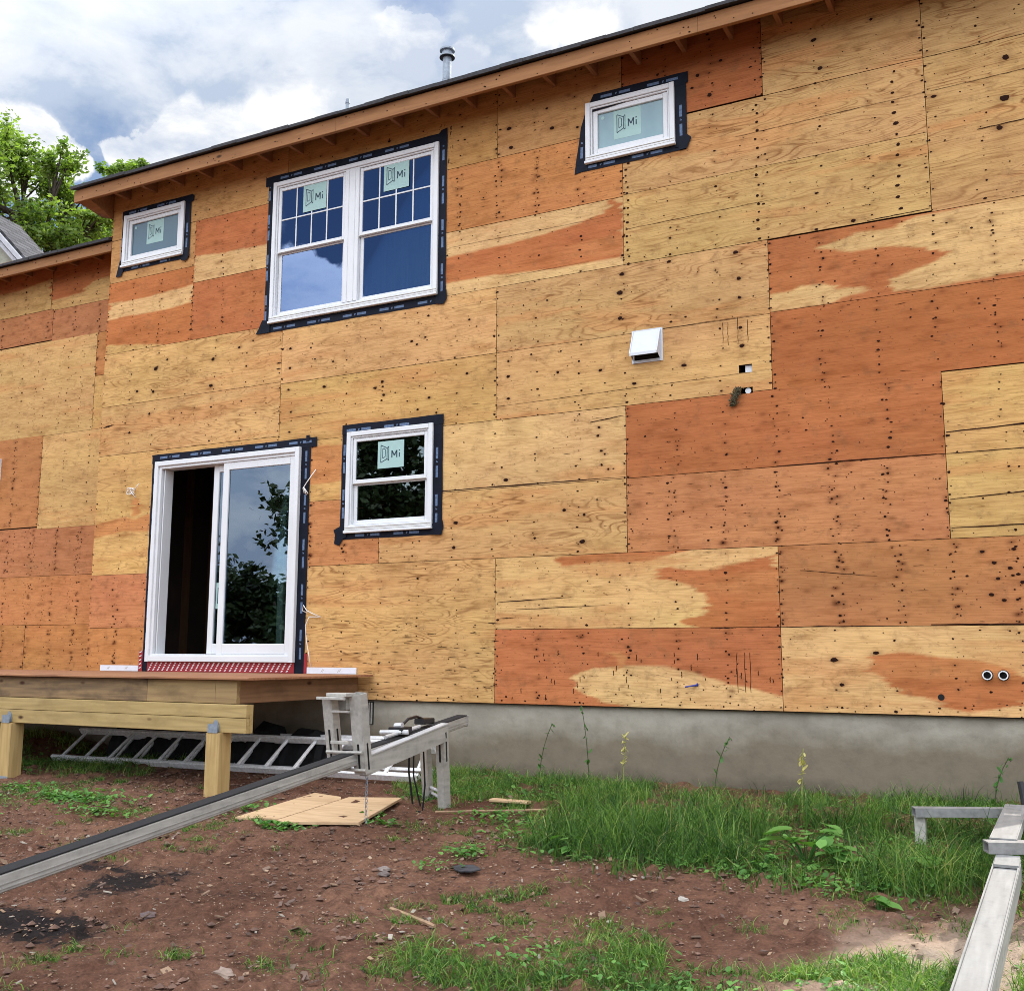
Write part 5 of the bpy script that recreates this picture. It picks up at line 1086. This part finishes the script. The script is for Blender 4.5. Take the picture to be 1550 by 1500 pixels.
def leafmesh(cx, cy, cz, s, az, tilt, el=1.35, lobes=0, k=9):
    """one leaf: cupped disc with pointed tip; returns verts (k+1) & tris"""
    vs = [(0, 0, 0)]
    for j in range(k):
        t = 2*math.pi*j/k; r = 1-.25*abs(math.sin(t*.5))**.5; rr = r*(1+.10*math.cos(5*t)*lobes); vs.append((math.cos(t)*rr*el, math.sin(t)*rr, .16*abs(math.sin(t))+random.uniform(-.05, .05)))
    M_ = Matrix.Rotation(az, 3, 'Z') @ Matrix.Rotation(tilt, 3, 'Y'); out = []
    for v in vs: w = M_ @ (Vector(v)*s); out.append((cx+w.x, cy+w.y, cz+w.z))
    return out, [(0, j+1, (j+1) % k+1) for j in range(k)]
def carpet():
    V = []; F = []; A = []; nv = 0
    spots = [(-2.5, -2.15, .5, .22, 520), (-1.9, -2.5, .35, .15, 160), (-1.0, -2.0, .2, .25, 120), (-2.9, -2.7, .3, .2, 140), (-.35, -2.42, .12, .05, 90), (.3, -2.1, .1, .06, 70), (.15, -1.1, .2, .15, 160), (.9, -1.6, .3, .2, 160), (1.2, -2.55, .12, .12, 90), (2.6, -1.0, 1.2, .35, 420), (3.5, -.5, .7, .2, 300), (1.6, -1.9, .5, .4, 380), (2.5, -2.35, .8, .15, 300), (3.3, -1.6, .5, .6, 380), (.4, -.35, .7, .2, 260), (-3.3, -2.0, .35, .2, 160), (2.9, -1.9, .9, .5, 380), (2.0, -1.5, .7, .5, 300), (3.3, -2.5, .25, .12, 120), (3.55, -3.95, .2, .35, 260), (3.0, -4.1, .4, .2, 200), (2.3, -4.0, .3, .2, 120), (.6, -.75, .6, .2, 220), (-4.2, -1.0, .8, .4, 420), (4.5, -3.6, .4, .6, 260), (1.2, -2.9, .12, .1, 50), (.1, -1.9, .1, .1, 40), (-.2, -2.45, .12, .08, 50)]
    for cx, cy, sx, sy, n in spots:
        for _ in range(n):
            x = random.gauss(cx, sx*.55); y = min(-.08, random.gauss(cy, sy*.55)); s = random.uniform(.005, .017)*(1.35 if cy > -2.6 else 1); z = float(g0(x, y))+random.uniform(.005, .05); v, f = leafmesh(x, y, z, s, random.uniform(0, 6.3), random.uniform(-.6, .6), k=6)
            V += v; F += [tuple(i+nv for i in t) for t in f]; nv += len(v); A += [random.random()]*len(v)
    tag(npmesh('ground_weeds', V, F, WD, {'var': ('FLOAT', A)}), 'low broad-leaved ground weeds among the grass', 'weeds', kind='stuff')
carpet()
def broadleaf(x, y, n, s, hgt, label, name='broadleaf_weed'):
    V = []; F = []; A = []; nv = 0; st = MB(); z0 = float(gh(x, y))
    t = thing(name, label, 'weed', (x, y, z0), 'broad-leaved weeds'); top = []
    for i in range(n):
        a = random.uniform(0, 6.28); r = random.uniform(.2, 1)*hgt*1.1; ex, ey, ez = x+math.cos(a)*r, y+math.sin(a)*r*.8, z0+hgt*random.uniform(.35, 1.05)
        st.tube([(x, y, z0-.01), ((x+ex)/2, (y+ey)/2, z0+(ez-z0)*.7), (ex, ey, ez)], [.004, .003, .002], 5)
        v, f = leafmesh(ex, ey, ez, s*random.uniform(.6, 1.2), a+random.uniform(-.4, .4), random.uniform(.0, .5), 1.15, 1, 12); V += v; F += [tuple(q+nv for q in p) for p in f]; nv += len(v); A += [random.uniform(.3, 1)]*len(v)
    o = npmesh('leaves', V, F, WD, {'var': ('FLOAT', A)}, parent=t, smooth=True); st.build('stems', WD, t)
broadleaf(3.02, -2.05, 16, .065, .20, 'big pale-leaved weed standing out of the front of the grass')
broadleaf(3.22, -2.18, 12, .055, .16, 'pale-leaved weed touching the biggest one on its right')
broadleaf(2.86, -2.3, 10, .04, .10, 'low round-leaved weed in front of the biggest weed')
broadleaf(3.62, -2.15, 7, .06, .10, 'grey-green weed spreading beside the right-hand scaffold jack')
broadleaf(1.75, -2.35, 6, .05, .10, 'single round-leaved weed at the front left of the tall grass')
broadleaf(3.5, -2.75, 5, .045, .05, 'flat low weed on bare soil below the right end of the grass')
def stalk(x, y, h, lean, label, head=False):
    z0 = float(gh(x, y)); b = MB(); pts = [(x+lean*h*t**2, y, z0+h*t) for t in np.linspace(0, 1, 6)]; 
    if head is False: pts += [(x+lean*h*1.15, y, z0+h*.93)]
    b.tube(pts, [.004]*3+[.003]*(len(pts)-3), 5)
    nv = 0; V = []; F = []; A = []
    t = thing('weed_stalk', label, 'weed', (x, y, z0), 'tall weeds against the foundation')
    for i in range(16):
        k = random.uniform(.45 if head else .1, 1); v, f = leafmesh(x+lean*h*k*k+random.uniform(-.02, .02), y+random.uniform(-.02, .02), z0+h*k, random.uniform(.008, .018), random.uniform(0, 6), random.uniform(-1, 1), 2.2); V += v; F += [tuple(q+nv for q in p) for p in f]; nv += len(v); A += [random.uniform(.0, .3) if not head else random.uniform(.7, 1)]*len(v)
    b.build('stem', simple('weed_stem_%d' % int(x*100), (.06, .075, .03) if not head else (.25, .28, .06)), t)
    npmesh('leaves', V, F, WD if not head else mat_leaf('seed_head_%d' % int(x*100), (.45, .40, .10), (.55, .5, .2)), {'var': ('FLOAT', A)}, parent=t)
stalk(.50, -.16, .46, .25, 'tall dark weed against the concrete, leftmost of the tall stalks')
stalk(.95, -.20, .62, -.10, 'thin bare weed with spreading tip, reaching halfway up the concrete')
stalk(1.28, -.30, .42, .05, 'yellow-flowered weed rising from the grass, left one of two', True)
stalk(2.72, -.75, .42, .05, 'yellow-flowered weed rising from the grass, right one of two', True)
stalk(1.95, -.15, .40, .3, 'drooping dark grass stalk against the middle of the concrete')
stalk(3.85, -.14, .33, .3, 'drooping dark grass stalk against the concrete near the right edge')

# ---------------------------------------------------------------- neighbour's house behind, left
nb = thing('neighbour_house', 'neighbouring house with grey shingled gable roof and white trim beyond the roof edge', 'house', (-13.4, 4.6, -.6))
# front gable plane faces right-front; ridge runs away to the right-rear
G0 = Vector((-14.78, 5.6, 0)); rd = Vector((.35, .94, 0)).normalized(); sd_ = Vector((-.80, .60, 0)).normalized()
ap = Vector((-13.35, 4.13, 8.64))
def nbp(u, v, z): return ap+Vector((.985, .174, 0))*u+Vector((-.174, .985, 0))*v+Vector((0, 0, z))
b = MB()
for sgn in (1, -1):
    vs = [nbp(0, 0, 0), nbp(0, 1.05, 0), nbp(sgn*3.2, 1.05, -3.2), nbp(sgn*3.2, 0, -3.2)]; top = [v+Vector((0, 0, .1)) for v in vs]; b.add(vs+top, [(0, 1, 2, 3), (7, 6, 5, 4), (0, 4, 5, 1), (1, 5, 6, 2), (2, 6, 7, 3), (3, 7, 4, 0)])
b.build('roof', M['nshingle'], nb)
b = MB()
for sgn in (1, -1):
    b.beam(nbp(0, -.03, -.02), nbp(sgn*3.22, -.03, -3.24), .05, .08, (0, 0, 1)); b.beam(nbp(0, .03, -.17), nbp(sgn*3.15, .03, -3.32), .05, .07, (0, 0, 1))
b.build('rake_trim', M['trim'], nb)
b = MB(); vs = [nbp(-3, .15, -3.1), nbp(3, .15, -3.1), nbp(0, .15, -.12), nbp(-3, .15, -9.2), nbp(3, .15, -9.2), nbp(-3, .95, -3.1), nbp(3, .95, -3.1), nbp(-3, .95, -9.2), nbp(3, .95, -9.2), nbp(0, .95, -.12)]
b.add(vs, [(0, 1, 2), (3, 4, 1, 0), (4, 8, 6, 1), (7, 3, 0, 5), (8, 7, 5, 6), (6, 5, 9)]); b.build('wall', M['siding'], nb)

# ---------------------------------------------------------------- trees
LF = mat_leaf('tree_leaf', (.05, .11, .022), (.28, .38, .09), trans=.5)
def tree(name, base, top, clumps, nleaf, ls, label, group=None, mat=LF, r0=.28, limbs=True, seed=1):
    random.seed(seed); g = np.random.default_rng(seed); t = thing(name, label, 'tree', base, group); b = MB(); base = Vector(base); top = Vector(top)
    tr = [base.lerp(top, k)+Vector((random.uniform(-.1, .1), random.uniform(-.1, .1), 0)) for k in np.linspace(0, 1, 6)]; b.tube(tr, [r0*(1-.6*k) for k in np.linspace(0, 1, 6)], 10)
    V = []; F = []; A = []
    tips = []
    for c, rx, rz in clumps:
        c = Vector(c); p0 = tr[random.randint(3, 5)]; mid = p0.lerp(c, .5)+Vector((random.uniform(-.3, .3), random.uniform(-.3, .3), -.15*rx)); b.tube([p0, mid, c], [r0*.34, r0*.22, r0*.12], 7)
        for _ in range(int(9*rx)+4):
            d = Vector((random.gauss(0, 1), random.gauss(0, 1), random.gauss(.1, .8))).normalized(); e = c+Vector((d.x*rx, d.y*rx, d.z*rz))*random.uniform(.55, 1.15); m2 = c.lerp(e, .5)+Vector((random.uniform(-.1, .1), random.uniform(-.1, .1), random.uniform(-.1, .1)))*rx
            b.tube([mid.lerp(c, random.uniform(.5, 1)), m2, e], [r0*.10, r0*.07, r0*.03], 5); tips += [(m2, rx*.20), (e, rx*.32), (m2.lerp(e, .5), rx*.26)]
    b.build('trunk', M['bark'], t)
    n = nleaf; ti = g.integers(0, len(tips), n); P = np.array([tuple(q[0]) for q in tips])[ti]; rr = np.array([q[1] for q in tips])[ti]; tone = g.random(len(tips))[ti]
    d = g.normal(0, 1, (n, 3)); d /= np.linalg.norm(d, axis=1)[:, None]; P = P+d*(rr*1.35*g.random(n)**.8)[:, None]*np.array([1, 1, .85])
    u = g.normal(0, 1, (n, 3)); u[:, 2] *= .5; u /= np.linalg.norm(u, axis=1)[:, None]; w = np.cross(u, g.normal(0, 1, (n, 3))); w /= np.linalg.norm(w, axis=1)[:, None]; s = ls*g.uniform(.6, 1.3, n)[:, None]
    V = np.stack([P-u*s, P-w*s*.5, P+u*s, P+w*s*.5], 1).reshape(-1, 3); F = np.arange(n*4).reshape(-1, 4)
    npmesh('crown', V, F, mat, {'var': ('FLOAT', np.repeat(np.clip(tone*.6+.5*g.random(n)-.05, 0, 1), 4))}, parent=t)
    return t
tree('leafy_tree', (-22.94, 12.47, -.6), (-22.29, 11.61, 13.06), [((-22.33, 10.93, 14.94), 0.90, 0.72), ((-22.75, 9.73, 14.01), 1.60, 1.28), ((-22.11, 11.68, 14.60), 1.00, 0.80), ((-20.94, 11.73, 14.51), 0.70, 0.56), ((-22.20, 11.31, 13.13), 1.30, 1.04), ((-21.40, 12.73, 13.94), 0.90, 0.72), ((-20.87, 11.54, 12.46), 1.00, 0.80), ((-21.14, 13.01, 13.05), 0.80, 0.64), ((-23.27, 10.87, 12.36), 1.60, 1.28), ((-19.98, 12.49, 12.95), 0.60, 0.48), ((-20.99, 12.14, 11.89), 0.90, 0.72), ((-23.72, 11.48, 14.13), 1.10, 0.88), ((-24.61, 10.08, 12.93), 1.60, 1.28), ((-21.93, 11.64, 11.98), 0.90, 0.72)], 24000, .078, 'large leafy tree above the lower roof at the left edge', 'trees behind the house', seed=3)
tree('leafy_tree', (-22.43, 16.07, -.6), (-22.06, 15.09, 13.44), [((-21.65, 14.60, 15.59), 0.62, 0.50), ((-22.13, 14.45, 15.00), 0.60, 0.48), ((-22.75, 14.85, 14.04), 0.80, 0.64), ((-21.44, 14.81, 15.00), 0.80, 0.64), ((-21.08, 14.90, 15.59), 0.45, 0.36), ((-22.02, 14.79, 13.32), 0.90, 0.72), ((-20.70, 15.23, 14.79), 0.60, 0.48)], 14000, .074, 'smaller leafy tree just left of the upper eave corner, behind the large one', 'trees behind the house', seed=9)
LD = mat_leaf('dark_tree_leaf', (.018, .034, .014), (.06, .09, .035), trans=.15)
# trees behind the photographer: seen only mirrored in the glass
for i, (x, y, h, r) in enumerate([(-22.5, -19, 3.6, 2.3), (-19.6, -20.5, 4.6, 2.0), (-14.6, -20, 9.5, 3.1), (-10.5, -22, 9, 3.0), (-26, -22, 5.0, 2.8), (-5, -24, 6.4, 3.0), (3, -22, 5.5, 2.6), (10, -20, 6, 2.8)]):
    cs = [((x+random.uniform(-.7, .7)*r, y+random.uniform(-.7, .7)*r, -1.1+h*random.uniform(.3, .98)), r*.6, r*.55) for _ in range(9)]
    tree('garden_tree', (x, y, -1.1), (x, y, -1.1+h*.7), cs, 11000, .15, ['low dark bush mirrored in the sliding door', 'bushy tree mirrored at the right of the sliding door', 'tall tree mirrored in the kitchen window', 'second tall tree beside the one mirrored in the kitchen window', 'leftmost tree of the rear row', 'third tall tree of the rear row', 'tree at the middle of the rear row', 'tree at the right end of the rear row'][i]+', behind the photographer', 'trees at the back of the yard', mat=LD, seed=20+i, r0=.14)
